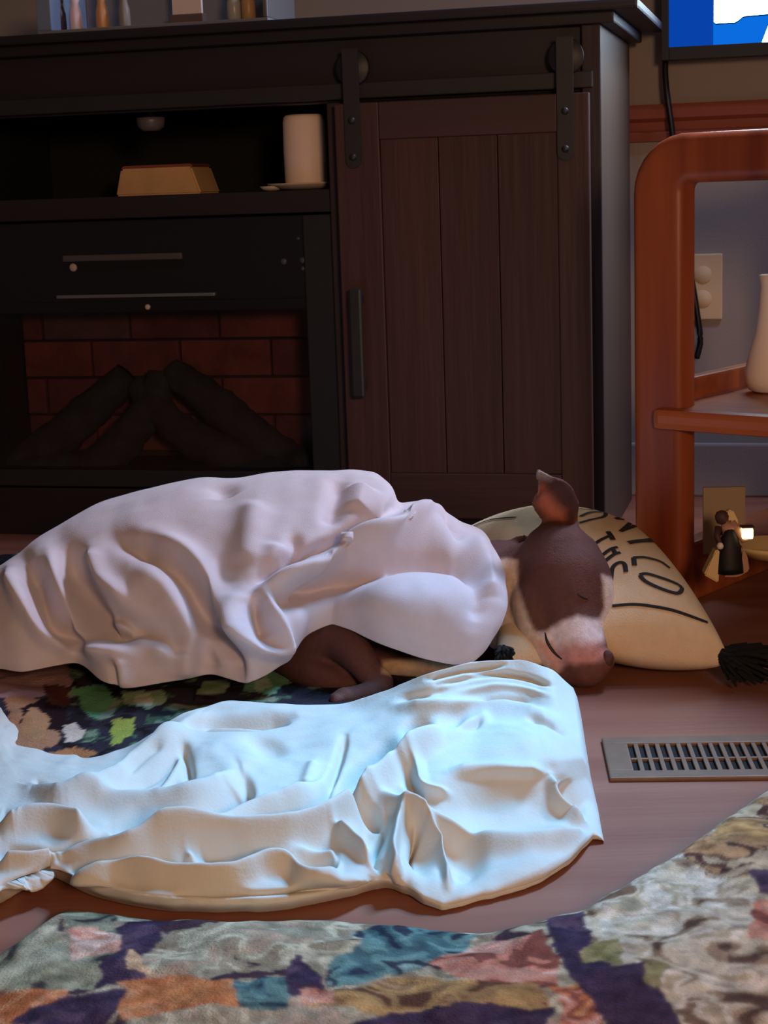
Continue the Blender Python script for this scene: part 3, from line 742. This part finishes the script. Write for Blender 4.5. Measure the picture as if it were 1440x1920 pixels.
cream = [(92, 72, 62), (150, 128, 106), (196, 182, 158), (212, 200, 182), (176, 160, 134), (208, 190, 170), (130, 104, 84)]
green = [(60, 56, 58), (120, 118, 100), (152, 148, 124), (170, 166, 142)]
orange = [(110, 62, 48), (178, 108, 68), (196, 128, 84), (206, 146, 108), (186, 112, 72)]
salmon = [(130, 76, 66), (196, 128, 108), (206, 150, 130), (214, 180, 164)]
teal = [(46, 56, 70), (76, 104, 108), (104, 136, 132), (56, 60, 74), (130, 150, 142)]
gold = [(96, 66, 52), (160, 124, 84), (186, 146, 96), (150, 116, 84), (176, 138, 100)]
patch([(-300, 1800), (70, 1750), (210, 1790), (200, 1850), (-300, 1880)], green, 30, 61)
patch([(110, 1695), (215, 1710), (215, 1750), (130, 1760)], green, 30, 62)
patch([(130, 1750), (210, 1740), (215, 1790), (140, 1800)], salmon, 40, 63)
patch([(215, 1735), (325, 1715), (300, 1785), (262, 1815), (275, 1838), (165, 1852), (212, 1790)], purple)
patch([(-300, 1880), (120, 1850), (130, 1880), (60, 1930), (-300, 1960)], orange, 30, 64)
patch([(40, 1920), (130, 1862), (230, 1850), (255, 1872), (190, 1915), (120, 1940)], purple)
patch([(238, 1788), (275, 1803), (288, 1832), (245, 1818)], [(206, 160, 120), (214, 172, 134)])
patch([(215, 1840), (430, 1828), (445, 1890), (230, 1905)], orange, 26, 65)
patch([(430, 1830), (520, 1840), (530, 1890), (430, 1890)], teal, 44, 66)
patch([(518, 1835), (545, 1792), (600, 1825), (603, 1848), (525, 1865)], purple)
patch([(600, 1790), (660, 1772), (720, 1735), (905, 1740), (880, 1780), (760, 1830), (610, 1840)], teal, 30, 67)
patch([(550, 1855), (700, 1840), (1000, 1825), (1010, 1885), (700, 1895), (560, 1890)], gold, 26, 68)
patch([(545, 1850), (620, 1850), (615, 1880), (555, 1885)], salmon, 40, 69)
patch([(800, 1800), (900, 1770), (1020, 1735), (1062, 1790), (1055, 1845), (900, 1832)], salmon+[(206, 186, 170)]*2, 30, 70)
patch([(720, 1888), (1020, 1880), (1050, 1960), (600, 1960)], purple)
patch([(1030, 1840), (1100, 1835), (1120, 1920), (1050, 1920)], orange+salmon, 40, 71)
patch([(1022, 1715), (1112, 1698), (1115, 1785), (1185, 1800), (1262, 1885), (1310, 1960), (1140, 1960), (1100, 1860), (1062, 1790)], purple)
patch([(1115, 1690), (1280, 1600), (1420, 1690), (1600, 1750), (1600, 2000), (1320, 1960), (1262, 1880), (1190, 1800), (1110, 1785)], cream, 30, 72)
patch([(1280, 1600), (1440, 1490), (1640, 1360), (1700, 1500), (1440, 1640), (1330, 1650)], gold+[(84, 58, 56), (190, 170, 140)], 30, 73)
patch([(1405, 1625), (1500, 1610), (1480, 1680), (1415, 1672)], purple)
patch([(1395, 1690), (1520, 1680), (1520, 1770), (1420, 1765)], salmon, 30, 74)
patch([(1112, 1760), (1165, 1750), (1165, 1795), (1115, 1795)], [(130, 122, 80), (150, 140, 100)], 30, 75)
patch([(1180, 1790), (1230, 1800), (1235, 1850), (1200, 1840)], [(140, 130, 92), (110, 98, 74)], 30, 76)
fine = fbm(GX*110, GY*110, 77, 3); C = C*(1+1.1*fine[..., None])*np.array([1.06, .98, .92])
for ax_ in (0, 1): C = gsmooth(C, .6, ax_)
C = np.clip(C, 0, 1)
qb = mesh_obj('floral_quilt', P.reshape(-1, 3), grid_faces(ni, nj), M['print']); set_col(qb, C.reshape(-1, 3))
tag(qb, 'floral patchwork quilt in cream, orange and dark purple on the floor', 'quilt')

# ================================================================== CRUMPLED WHITE SHEET
def col_interp(cols, ni, sig):
    k = len(cols); A = np.array(cols, float); u = np.linspace(0, k-1, ni)
    out = np.stack([np.interp(u, np.arange(k), A[:, c]) for c in range(A.shape[1])], -1)
    return gsmooth(out, sig, 0)
TR = (0, .1, .2, .33, .46, .6, .75, .9, .97, 1)
# back px, front px, then z at the fractions TR
zl = (.030, .034, .036, .036, .036, .036, .034, .028, .016, .002)
zm = (.060, .056, .050, .047, .044, .040, .034, .026, .015, .002)
zk = (.108, .088, .072, .067, .060, .038, .020, .015, .010, .002)
cols = [(-140, 1310, -120, 1740)+zl, (-60, 1300, -50, 1715)+zl, (-12, 1322, 0, 1695)+zl, (24, 1404, 50, 1668)+zl, (80, 1420, 98, 1648)+zl, (150, 1432, 150, 1672)+zl, (240, 1405, 300, 1706)+zl,
        (330, 1342, 420, 1712)+zm, (420, 1314, 540, 1705)+zm, (520, 1322, 660, 1682)+zm, (640, 1325, 728, 1662)+zm, (740, 1290, 790, 1692)+(.085, .074, .066, .060, .052, .040, .028, .020, .014, .004),
        (810, 1258, 830, 1706)+zk, (890, 1240, 910, 1690)+zk, (980, 1236, 1000, 1662)+zk, (1035, 1255, 1065, 1625)+(.098, .086, .074, .066, .058, .038, .020, .014, .012, .004), (1075, 1290, 1112, 1572)+(.070, .066, .062, .056, .048, .030, .016, .012, .010, .004)]
ni, nf = 560, 300
CI = col_interp(cols, ni, 5)
tf = np.linspace(0, 1, nf)
EN = 14*fbm(np.linspace(0, 18, ni), np.zeros(ni), 17, 3)
P = np.zeros((ni, nf, 3))
for i in range(ni):
    bx, by, fx_, fy = CI[i, :4]; z = gsmooth(np.interp(tf, TR, CI[i, 4:]), 4, 0)
    for j in range(nf):
        P[i, j] = at_z(bx+(fx_-bx)*tf[j], by+(fy-by)*tf[j]+EN[i]*tf[j]**4, z[j])
N = grid_normals(P); N *= np.sign(N[..., 2:3])
px = project(P); X, Y = px[..., 0], px[..., 1]
CREASE = [[(310, 1566), (370, 1548), (430, 1518), (468, 1490)], [(120, 1604), (160, 1590), (205, 1575)], [(262, 1632), (300, 1626), (350, 1627)], [(650, 1513), (672, 1516), (700, 1528)], [(72, 1468), (112, 1488), (170, 1476), (225, 1448)],
          [(330, 1677), (450, 1676), (565, 1668), (640, 1664)], [(690, 1612), (712, 1632), (728, 1646)], [(375, 1364), (450, 1368), (540, 1352)], [(600, 1500), (626, 1450), (650, 1392)], [(560, 1548), (610, 1520), (680, 1452), (728, 1408)],
          [(790, 1545), (786, 1575), (776, 1604)], [(628, 1585), (632, 1610), (622, 1640)], [(860, 1372), (885, 1362), (905, 1352)], [(800, 1272), (860, 1258), (945, 1246)], [(880, 1262), (950, 1262), (1030, 1284)], [(345, 1400), (352, 1430), (360, 1465)], [(0, 1655), (55, 1645), (100, 1618)],
          [(240, 1470), (275, 1440), (310, 1410)], [(270, 1490), (310, 1455), (330, 1425)], [(990, 1352), (1030, 1362), (1062, 1380)], [(430, 1590), (480, 1602), (520, 1596)]]
FB = [
    ([(70, 1468), (115, 1490), (170, 1476), (220, 1450), (300, 1395)], (7, 7), -.008),
    ([(60, 1480), (115, 1505), (180, 1490), (240, 1455), (320, 1385), (370, 1345)], (12, 22), .014),
    ([(330, 1372), (380, 1352), (460, 1352), (545, 1345)], (10, 14), -.012),
    ([(375, 1352), (440, 1362), (530, 1358)], (5, 5), .005),
    ([(340, 1395), (350, 1430), (355, 1470)], (10, 10), -.006),
    ([(255, 1480), (300, 1450), (340, 1400)], 9, -.004), ([(300, 1500), (325, 1460), (345, 1420)], 8, .004),
    ([(215, 1560), (300, 1568), (370, 1547), (430, 1517), (466, 1490), (458, 1462)], (26, 8), -.018),
    ([(140, 1500), (240, 1510), (330, 1500), (400, 1482), (450, 1456)], (14, 16), .010),
    ([(250, 1590), (330, 1580), (400, 1560), (470, 1530), (560, 1500), (610, 1470)], (12, 22), .012),
    ([(0, 1560), (50, 1552), (110, 1552), (175, 1572)], (14, 14), .016),
    ([(20, 1590), (90, 1598), (150, 1588), (200, 1574)], (8, 8), -.016),
    ([(0, 1530), (40, 1545)], (14, 14), -.010),
    ([(118, 1604), (170, 1604), (240, 1610), (300, 1596), (380, 1583), (470, 1578), (560, 1566), (640, 1532), (715, 1478), (770, 1425), (820, 1392), (905, 1350)], (13, 13), .017),
    ([(430, 1555), (540, 1530), (610, 1498), (680, 1440), (725, 1402), (760, 1385)], (16, 10), -.013),
    ([(600, 1500), (625, 1450), (648, 1395)], 8, -.006), ([(570, 1480), (590, 1430)], 12, .004),
    ([(140, 1635), (230, 1630), (300, 1622), (345, 1628), (440, 1612), (520, 1600)], (10, 9), -.014),
    ([(100, 1652), (180, 1650), (230, 1638), (330, 1652), (430, 1656), (500, 1628), (545, 1628), (580, 1655), (680, 1650)], (11, 13), .014),
    ([(330, 1678), (450, 1676), (560, 1670), (640, 1664)], (5, 5), -.005),
    ([(350, 1605), (385, 1640), (425, 1645)], (8, 8), .008), ([(375, 1600), (420, 1595), (470, 1610)], (8, 12), -.010),
    ([(625, 1555), (660, 1582), (690, 1612), (722, 1640)], (9, 9), .012),
    ([(545, 1590), (600, 1590), (628, 1600), (628, 1640), (590, 1655)], (8, 8), .006),
    ([(655, 1512), (690, 1520), (712, 1535)], (8, 8), -.016),
    ([(705, 1492), (765, 1524), (830, 1556), (900, 1582), (1000, 1592), (1110, 1568)], (15, 18), .012),
    ([(765, 1524), (745, 1560), (735, 1610), (750, 1650)], (10, 10), .012), ([(770, 1526), (812, 1580), (835, 1625), (840, 1665)], (9, 9), .012),
    ([(780, 1540), (782, 1575), (772, 1605)], (7, 7), -.008),
    ([(725, 1530), (710, 1570), (700, 1610), (722, 1640)], (12, 12), -.012),
    ([(780, 1420), (790, 1460), (800, 1480), (840, 1490)], (10, 10), .007), ([(755, 1440), (775, 1480), (790, 1500)], (10, 10), -.010),
    ([(1030, 1455), (1040, 1500), (1070, 1535), (1105, 1552)], (8, 8), .010), ([(1055, 1465), (1075, 1500), (1095, 1530)], (14, 14), -.008),
    ([(750, 1312), (800, 1300), (845, 1290)], (8, 8), -.004), ([(900, 1316), (950, 1314), (990, 1318)], (8, 8), -.004),
    ([(740, 1328), (860, 1322), (960, 1330), (1040, 1350)], (12, 14), .006),
    ([(800, 1270), (860, 1256), (940, 1246)], (5, 5), -.003), ([(820, 1282), (900, 1268), (980, 1268), (1040, 1285)], (5, 5), -.003), ([(860, 1295), (950, 1288), (1030, 1305)], (6, 6), .003),
    ([(840, 1450), (940, 1446), (1020, 1450)], (14, 10), .007), ([(820, 1395), (860, 1370), (905, 1358)], (8, 10), -.006),
    ([(0, 1625), (60, 1622), (110, 1612)], (8, 10), .010), ([(0, 1660), (50, 1650), (100, 1622)], (8, 8), -.008), ([(0, 1685), (60, 1660), (105, 1625)], (8, 8), .008)]
DN = [(500, 1402, 34, 14, 10, -.006), (780, 1366, 26, 16, -25, -.010), (848, 1352, 26, 14, -30, -.006), (590, 1612, 40, 36, 0, -.012), (690, 1552, 22, 26, 0, -.012), (790, 1596, 22, 40, -10, -.012), (868, 1612, 38, 40, 30, -.012), (950, 1520, 90, 50, 0, -.008), (30, 1600, 40, 14, 10, -.008), (980, 1395, 70, 34, 0, .006), (430, 1420, 60, 40, 0, .006), (640, 1380, 50, 40, 0, .005), (1000, 1630, 60, 24, -15, .004)]
disp = folds(X, Y, FB, 1.45, .85)+folds(X, Y, [(c_, 4.5, -.006) for c_ in CREASE], 1.0)+dents(X, Y, DN)+.006*fbm(P[..., 0]*16, P[..., 1]*16, 81, 3)+.003*fbm(P[..., 0]*45+3*fbm(P[..., 0]*9, P[..., 1]*9, 83, 2), P[..., 1]*45, 82, 2)
for ax_ in (0, 1): disp = gsmooth(disp, 1.0, ax_)
rim = np.clip(np.minimum((1-tf)*22+.05, 1), 0, 1)[None, :]*np.clip((1-np.linspace(0, 1, ni))*24, .15, 1)[:, None]
Q = P+N*(disp*rim)[..., None]; Q[..., 2] = np.maximum(Q[..., 2], .0025)
# back rows falling behind the crest, and a rim at the front and the right
back = []
for k, (dy, fz_) in enumerate(((.16, .0), (.13, .10), (.10, .25), (.075, .45), (.05, .65), (.03, .82), (.012, .95))):
    R_ = Q[:, 0].copy(); R_[:, 1] += dy*np.clip((1-np.linspace(0, 1, ni))*7, .04, 1); R_[:, 2] = np.maximum(R_[:, 2]*fz_, .0015); back.append(R_)
frontr = Q[:, -1].copy(); frontr[:, 1] += .006; frontr[:, 2] = .0008
G = np.concatenate([np.stack(back, 1), Q, frontr[:, None]], 1)
right = []
for dx, fz_ in ((.004, .85), (.008, .55), (.010, .25), (.010, .02)):
    R_ = G[-1].copy(); R_[:, 0] += dx; R_[:, 2] = np.maximum(R_[:, 2]*fz_, .001); right.append(R_)
G = np.concatenate([G, np.stack(right, 0)], 0)
sh = mesh_obj('crumpled_sheet', G.reshape(-1, 3), grid_faces(*G.shape[:2]), M['sheet'])
tag(sh, 'crumpled white bed sheet heaped on the floor in front of the dog', 'sheet')

# ================================================================== FLEECE BLANKET OVER THE DOG
cols = [(-160, 1160, -150, 1262, .10, .03), (-60, 1098, -70, 1262, .115, .035), (8, 1058, -5, 1252, .135, .045), (60, 1015, 40, 1262, .16, .045), (100, 990, 95, 1250, .175, .05), (180, 945, 150, 1240, .20, .05), (240, 928, 190, 1278, .21, .04),
        (290, 915, 240, 1292, .22, .035), (380, 897, 330, 1276, .23, .04), (440, 901, 400, 1262, .23, .045), (500, 890, 455, 1287, .235, .04), (560, 885, 510, 1262, .24, .05), (610, 887, 548, 1234, .24, .06), (660, 884, 568, 1190, .24, .08),
        (705, 890, 620, 1166, .235, .09), (735, 915, 668, 1180, .225, .085), (750, 950, 720, 1206, .20, .075), (800, 943, 790, 1233, .195, .06), (838, 956, 850, 1247, .19, .05), (866, 984, 885, 1243, .175, .05), (910, 1002, 906, 1222, .16, .06), (932, 1038, 925, 1180, .145, .08), (944, 1075, 940, 1130, .13, .105)]
ni, nf = 420, 260
CI = col_interp(cols, ni, 4)
P = np.zeros((ni, nf, 3)); tf = np.linspace(0, 1, nf)
for i in range(ni):
    tx, ty, hx_, hy, zt_, zh = CI[i]
    a = at_z(tx, ty, zt_); b = at_z(hx_, hy, zh)
    dd = max(a[1]-b[1], .02)
    th = tf*math.pi/2
    P[i, :, 0] = b[0]+(a[0]-b[0])*(1-tf**1.2)
    P[i, :, 1] = b[1]+dd*(1-np.sin(th))**.9
    P[i, :, 2] = zh+(zt_-zh)*np.cos(th)
    # keep the hem a little flared
N = grid_normals(P); N *= -np.sign(np.sum(N*np.array([0, 1, -.6]), -1, keepdims=True))
px = project(P); X, Y = px[..., 0], px[..., 1]
FB = [
    ([(476, 1095), (520, 1062), (600, 1030), (690, 985), (748, 950)], (12, 8), -.014),
    ([(490, 1102), (560, 1070), (650, 1028), (750, 985), (830, 990)], (12, 22), .016),
    ([(515, 1130), (600, 1108), (680, 1075), (760, 1050), (850, 1060), (890, 1090)], (20, 16), -.016),
    ([(495, 1112), (514, 1150), (528, 1195), (534, 1232)], (8, 9), .014), ([(474, 1125), (480, 1165), (496, 1200)], (10, 10), -.012), ([(455, 1190), (480, 1215), (530, 1228)], (9, 9), .010), ([(450, 1110), (455, 1160), (465, 1200)], (12, 12), .008),
    ([(215, 1010), (290, 1035), (345, 1080), (385, 1150), (425, 1215), (450, 1275)], (16, 16), -.016),
    ([(270, 1008), (350, 1045), (400, 1100), (440, 1165), (472, 1230)], (18, 26), .012),
    ([(250, 1070), (300, 1100), (345, 1160), (380, 1230)], (22, 22), .010),
    ([(112, 1015), (142, 1080), (172, 1150), (205, 1190), (290, 1205)], (20, 18), -.016), ([(45, 1050), (72, 1110), (100, 1170), (150, 1208)], (16, 16), -.014),
    ([(95, 1030), (112, 1100), (140, 1165), (175, 1205)], (10, 10), .010), ([(20, 1065), (45, 1130), (85, 1190), (140, 1222)], (14, 14), .012),
    ([(190, 1140), (250, 1168), (302, 1212)], (16, 8), -.010), ([(160, 1218), (220, 1210), (285, 1200), (320, 1240)], (10, 20), .012),
    ([(345, 1222), (350, 1270)], (14, 14), .008), ([(400, 1190), (425, 1250)], (10, 10), .006), ([(225, 1235), (232, 1290)], (7, 7), .007), ([(215, 1240), (220, 1290)], (5, 5), -.007), ([(375, 1200), (395, 1255)], (12, 12), -.008),
    ([(170, 1030), (190, 1085), (240, 1130)], (14, 14), .008),
    ([(548, 1000), (556, 1030), (550, 1056)], (9, 9), -.006), ([(640, 900), (628, 940), (622, 985)], (14, 14), -.007), ([(680, 915), (668, 960)], (26, 26), .008),
    ([(415, 905), (420, 930)], (20, 20), -.006), ([(480, 940), (470, 1000), (460, 1060)], (22, 22), .006), ([(520, 1020), (512, 1060)], (16, 16), .006),
    ([(835, 950), (848, 985), (870, 1010)], (10, 10), -.008), ([(800, 960), (815, 985)], (22, 22), .008), ([(880, 1010), (905, 1060), (910, 1130)], (16, 16), .008), ([(860, 1060), (885, 1110), (880, 1170)], (14, 14), -.005)]
disp = folds(X, Y, FB, 1.9, 1.15)+.030*np.exp(-((X-775)/125)**2-((Y-1140)/62)**2)+.008*fbm(P[..., 0]*10, P[..., 2]*10+P[..., 1]*8, 91, 3)+.003*fbm(P[..., 0]*40, P[..., 2]*40, 92, 2)
for ax_ in (0, 1): disp = gsmooth(disp, 2.0, ax_)
fade = np.clip(tf*6+.35, 0, 1)[None, :]
Q = P+N*(disp*fade)[..., None]
back = []
for t in np.linspace(0, 1, 22)[:-1]:
    th = (1-t)*math.pi/2; R_ = Q[:, 0].copy()
    R_[:, 1] += .17*math.sin(th); R_[:, 2] = .03+(R_[:, 2]-.03)*math.cos(th)**.8; back.append(R_)
G = np.concatenate([np.stack(back, 1), Q], 1)
# close the right end towards the neck
fb_ = mesh_obj('fleece_blanket', G.reshape(-1, 3), grid_faces(*G.shape[:2]), M['fleece'])
so = fb_.modifiers.new('thick', 'SOLIDIFY'); so.thickness = .007; so.offset = -1
bm = bmesh.new(); bm.from_mesh(fb_.data); bm.normal_update()
if sum(f.normal.z for f in bm.faces) < 0: bmesh.ops.reverse_faces(bm, faces=bm.faces)
bm.to_mesh(fb_.data); bm.free()
tag(fb_, 'white fleece blanket draped over the sleeping dog', 'blanket')

# ================================================================== THE DOG
def sphere_d(c, r, sx=(1, 1, 1), rot=None, seg=20):
    bm = bmesh.new(); bmesh.ops.create_uvsphere(bm, u_segments=seg, v_segments=seg//2+2, radius=1)
    Mx = Matrix.Translation(Vector(c)) @ (rot.to_4x4() if rot else Matrix.Identity(4)) @ Matrix.Diagonal((r*sx[0], r*sx[1], r*sx[2], 1))
    bm.transform(Mx); v = [x.co.copy() for x in bm.verts]; f = [tuple(q.index for q in p.verts) for p in bm.faces]; bm.free(); return v, f
DV, DF = [], []
def addd(vf):
    o = len(DV); DV.extend(vf[0]); DF.extend([tuple(i+o for i in q) for q in vf[1]])
def chain(nodes, n=None):
    """nodes: (px, py, depth, radius); chain of blended spheres"""
    P = [np.append(at_d(x, y, d), r) for x, y, d, r in nodes]
    Q = smooth_path(P, n or 6*len(P))
    addd(tube_data([q[:3] for q in Q], [q[3] for q in Q], 20))
    addd(sphere_d(Q[0][:3], Q[0][3])); addd(sphere_d(Q[-1][:3], Q[-1][3]))
# torso and haunch (under the blanket)
def chain3(nodes):
    Q = smooth_path(nodes, 8*len(nodes)); addd(tube_data([q[:3] for q in Q], [q[3] for q in Q], 24)); addd(sphere_d(Q[0][:3], Q[0][3])); addd(sphere_d(Q[-1][:3], Q[-1][3]))
nk = at_d(935, 1105, 2.03)
chain3([(-.36, 2.06, .10, .065), (-.24, 2.07, .115, .075), (-.08, 2.07, .12, .085), (.02, 2.07, .115, .075), (nk[0]-.02, nk[1], nk[2], .062)])
chain([(935, 1105, 2.02, .062), (975, 1105, 2.00, .056), (1020, 1085, 1.985, .052), (1046, 1070, 1.975, .050)])
# skull, cheek, muzzle
chain([(1046, 1050, 1.970, .047), (1056, 1085, 1.955, .051), (1060, 1120, 1.940, .045), (1068, 1160, 1.925, .036), (1080, 1198, 1.912, .033), (1092, 1226, 1.903, .032), (1102, 1246, 1.898, .027)])
addd(sphere_d(at_d(1131, 1238, 1.890), .0145))
chain([(1085, 1040, 1.968, .026), (1106, 1085, 1.950, .027), (1118, 1125, 1.938, .022), (1116, 1165, 1.926, .018), (1108, 1200, 1.915, .016)]); addd(sphere_d(at_d(1020, 1120, 1.945), .036))
chain([(1012, 1130, 1.945, .036), (1014, 1175, 1.930, .029), (1026, 1208, 1.914, .023), (1044, 1236, 1.906, .017), (1075, 1262, 1.900, .014), (1095, 1270, 1.898, .013)])
chain([(960, 1150, 2.00, .050), (990, 1165, 1.965, .038), (1010, 1180, 1.945, .026)])
# ear as a cupped leaf
def ear(cl, wid, cup, thick, facing):
    n, m = 26, 13; P = smooth_path([at_d(*c) for c in cl], n); W = np.interp(np.linspace(0, 1, n), np.linspace(0, 1, len(wid)), wid)
    top, bot = [], []
    F = np.array(facing, float); F /= np.linalg.norm(F)
    for i in range(n):
        t = P[min(i+1, n-1)]-P[max(i-1, 0)]; t /= np.linalg.norm(t); s = np.cross(t, F); s /= np.linalg.norm(s); nn = np.cross(s, t)
        for j in range(m):
            k = 2*j/(m-1)-1
            q = P[i]+s*k*W[i]+nn*(cup*W[i]*(k*k-.5)); top.append(q+nn*thick/2); bot.append(q-nn*thick/2)
    v = [Vector(q) for q in top+bot]; o = n*m; f = []
    for i in range(n-1):
        for j in range(m-1):
            a = (i*m+j, i*m+j+1, (i+1)*m+j+1, (i+1)*m+j); f.append(a); f.append(tuple(o+x for x in a[::-1]))
    for i in range(n-1): f.append((i*m, (i+1)*m, o+(i+1)*m, o+i*m)); f.append((i*m+m-1, o+i*m+m-1, o+(i+1)*m+m-1, (i+1)*m+m-1))
    for j in range(m-1): f.append((j, o+j, o+j+1, j+1)); q = (n-1)*m+j; f.append((q, q+1, o+q+1, o+q))
    addd((v, f))
ear([(1046, 1030, 1.975), (1050, 1000, 1.982), (1052, 972, 1.985), (1044, 942, 1.980), (1038, 918, 1.970), (1022, 900, 1.955), (1007, 884, 1.940)], [.028, .027, .021, .030, .025, .010, .003], .5, .0065, (-.35, -1, .1))
ear([(1000, 1055, 2.005), (985, 1040, 2.02), (968, 1032, 2.03), (945, 1028, 2.04)], [.020, .024, .020, .006], .3, .007, (-.1, -1, .4))
# forelegs
chain([(585, 1215, 1.945, .040), (600, 1205, 1.925, .034), (640, 1205, 1.900, .026), (672, 1232, 1.868, .020), (695, 1264, 1.850, .0165), (712, 1282, 1.842, .0165), (694, 1297, 1.828, .013), (664, 1305, 1.815, .012), (646, 1309, 1.808, .013)])
for dx, dy in ((-8, -3), (-12, 2), (-10, 7)): addd(sphere_d(at_d(640+dx, 1308+dy*.6, 1.806-.002*dy), .0072))
chain([(560, 1225, 1.95, .036), (575, 1250, 1.915, .026), (610, 1272, 1.885, .018), (655, 1285, 1.875, .014)])
chain([(690, 1232, 1.96, .030), (745, 1250, 1.925, .016), (800, 1250, 1.915, .014), (850, 1258, 1.90, .014)])
dog = empty('dog', (float(nk[0])-.25, 2.05, 0), 0, 'brown and white dog asleep on its side with head on the pillow', 'dog')
dinv = Matrix.Translation(dog.location).inverted()
raw = mesh_obj('body_raw', DV, DF, None)
rm = raw.modifiers.new('r', 'REMESH'); rm.mode = 'VOXEL'; rm.voxel_size = .0032; rm.adaptivity = 0
sm = raw.modifiers.new('s', 'SMOOTH'); sm.factor = .5; sm.iterations = 5
dg = bpy.context.evaluated_depsgraph_get(); ev = raw.evaluated_get(dg); dme = bpy.data.meshes.new_from_object(ev)
bpy.data.objects.remove(raw)
nv = len(dme.vertices); co = np.zeros(nv*3); dme.vertices.foreach_get('co', co); co = co.reshape(-1, 3)
px = project(co); X, Y = px[:, 0], px[:, 1]
jx = X+10*fbm(co[:, 0]*60, co[:, 2]*60, 7, 3); jy = Y+10*fbm(co[:, 0]*60+4, co[:, 2]*60, 8, 3)
cl = np.zeros((nv, 3)); cl[:] = sl(98, 62, 54)
cl *= (1+.5*fbm(co[:, 0]*14, co[:, 2]*14, 9, 3))[:, None]
def soft(poly, c, w=7.0):
    """blend colour c inside poly with a soft rim"""
    ins = inpoly(jx, jy, poly); d, _, _ = polyline_dist(jx, jy, poly+[poly[0]])
    a = np.clip(.5+np.where(ins, d, -d)/(2*w), 0, 1)[:, None]
    cl[:] = cl*(1-a)+np.array(sl(*c))*a
soft([(880, 1052), (968, 1050), (972, 1100), (982, 1140), (1000, 1180), (1022, 1195), (1052, 1258), (1000, 1280), (860, 1290)], (226, 196, 172), 5)
soft([(1012, 1185), (1030, 1180), (1060, 1162), (1085, 1154), (1118, 1164), (1136, 1172), (1132, 1205), (1095, 1222), (1050, 1235)], (236, 218, 216), 6)
soft([(1130, 1080), (1165, 1090), (1165, 1160), (1135, 1190), (1118, 1176), (1134, 1140)], (226, 206, 196), 4)
soft([(1035, 1222), (1070, 1205), (1120, 1205), (1145, 1225), (1120, 1250), (1060, 1255)], (206, 146, 140), 12)
soft([(1000, 1200), (1035, 1205), (1062, 1250), (1040, 1262)], (214, 160, 146), 6)
soft([(1048, 1262), (1066, 1244), (1110, 1246), (1160, 1230), (1170, 1270), (1100, 1300), (1050, 1300)], (112, 70, 62), 6)
soft([(1006, 912), (1020, 905), (1034, 930), (1060, 960), (1056, 978), (1030, 970), (1008, 945)], (178, 104, 84), 8)
soft([(1000, 880), (1022, 882), (1034, 900), (1010, 900)], (150, 134, 122), 5)
soft([(715, 1236), (900, 1236), (900, 1290), (715, 1262)], (206, 168, 128), 4)
me = dme; me.name = 'body'
me.transform(dinv); body = bpy.data.objects.new('body', me); COL.objects.link(body); body.parent = dog
me.materials.clear(); me.materials.append(M['fur']); me.polygons.foreach_set('use_smooth', [True]*len(me.polygons)); set_col(body, cl)
dbvh = BVHTree.FromObject(body, bpy.context.evaluated_depsgraph_get())
def on_dog(px_, py_):
    o = dinv @ Vector(CAMP); l, n_, _, _ = dbvh.ray_cast(o, Vector(ray(px_, py_))); return l, n_
def dog_line(name, pts, r, m):
    P = []
    for p in smooth_path(pts, 16):
        l, n_ = on_dog(*p)
        if l is not None: P.append(l+n_*r*.15)
    if len(P) > 3:
        k = len(P); tube(name, P, [r*(.35+.65*math.sin(math.pi*i/(k-1))) for i in range(k)], m, dog, 8)
dog_line('mouth_line', [(1022, 1186), (1026, 1203), (1038, 1222), (1054, 1236)], .0019, M['lid'])
dog_line('closed_eye', [(1082, 1112), (1092, 1120), (1103, 1124)], .0012, M['lid'])
l, n_ = on_dog(1142, 1236)
if l is not None:
    no = mesh_obj('nose', *sphere_d(l-n_*.0045, .0088, (.85, .75, 1.2)), M['dognose'], dog)
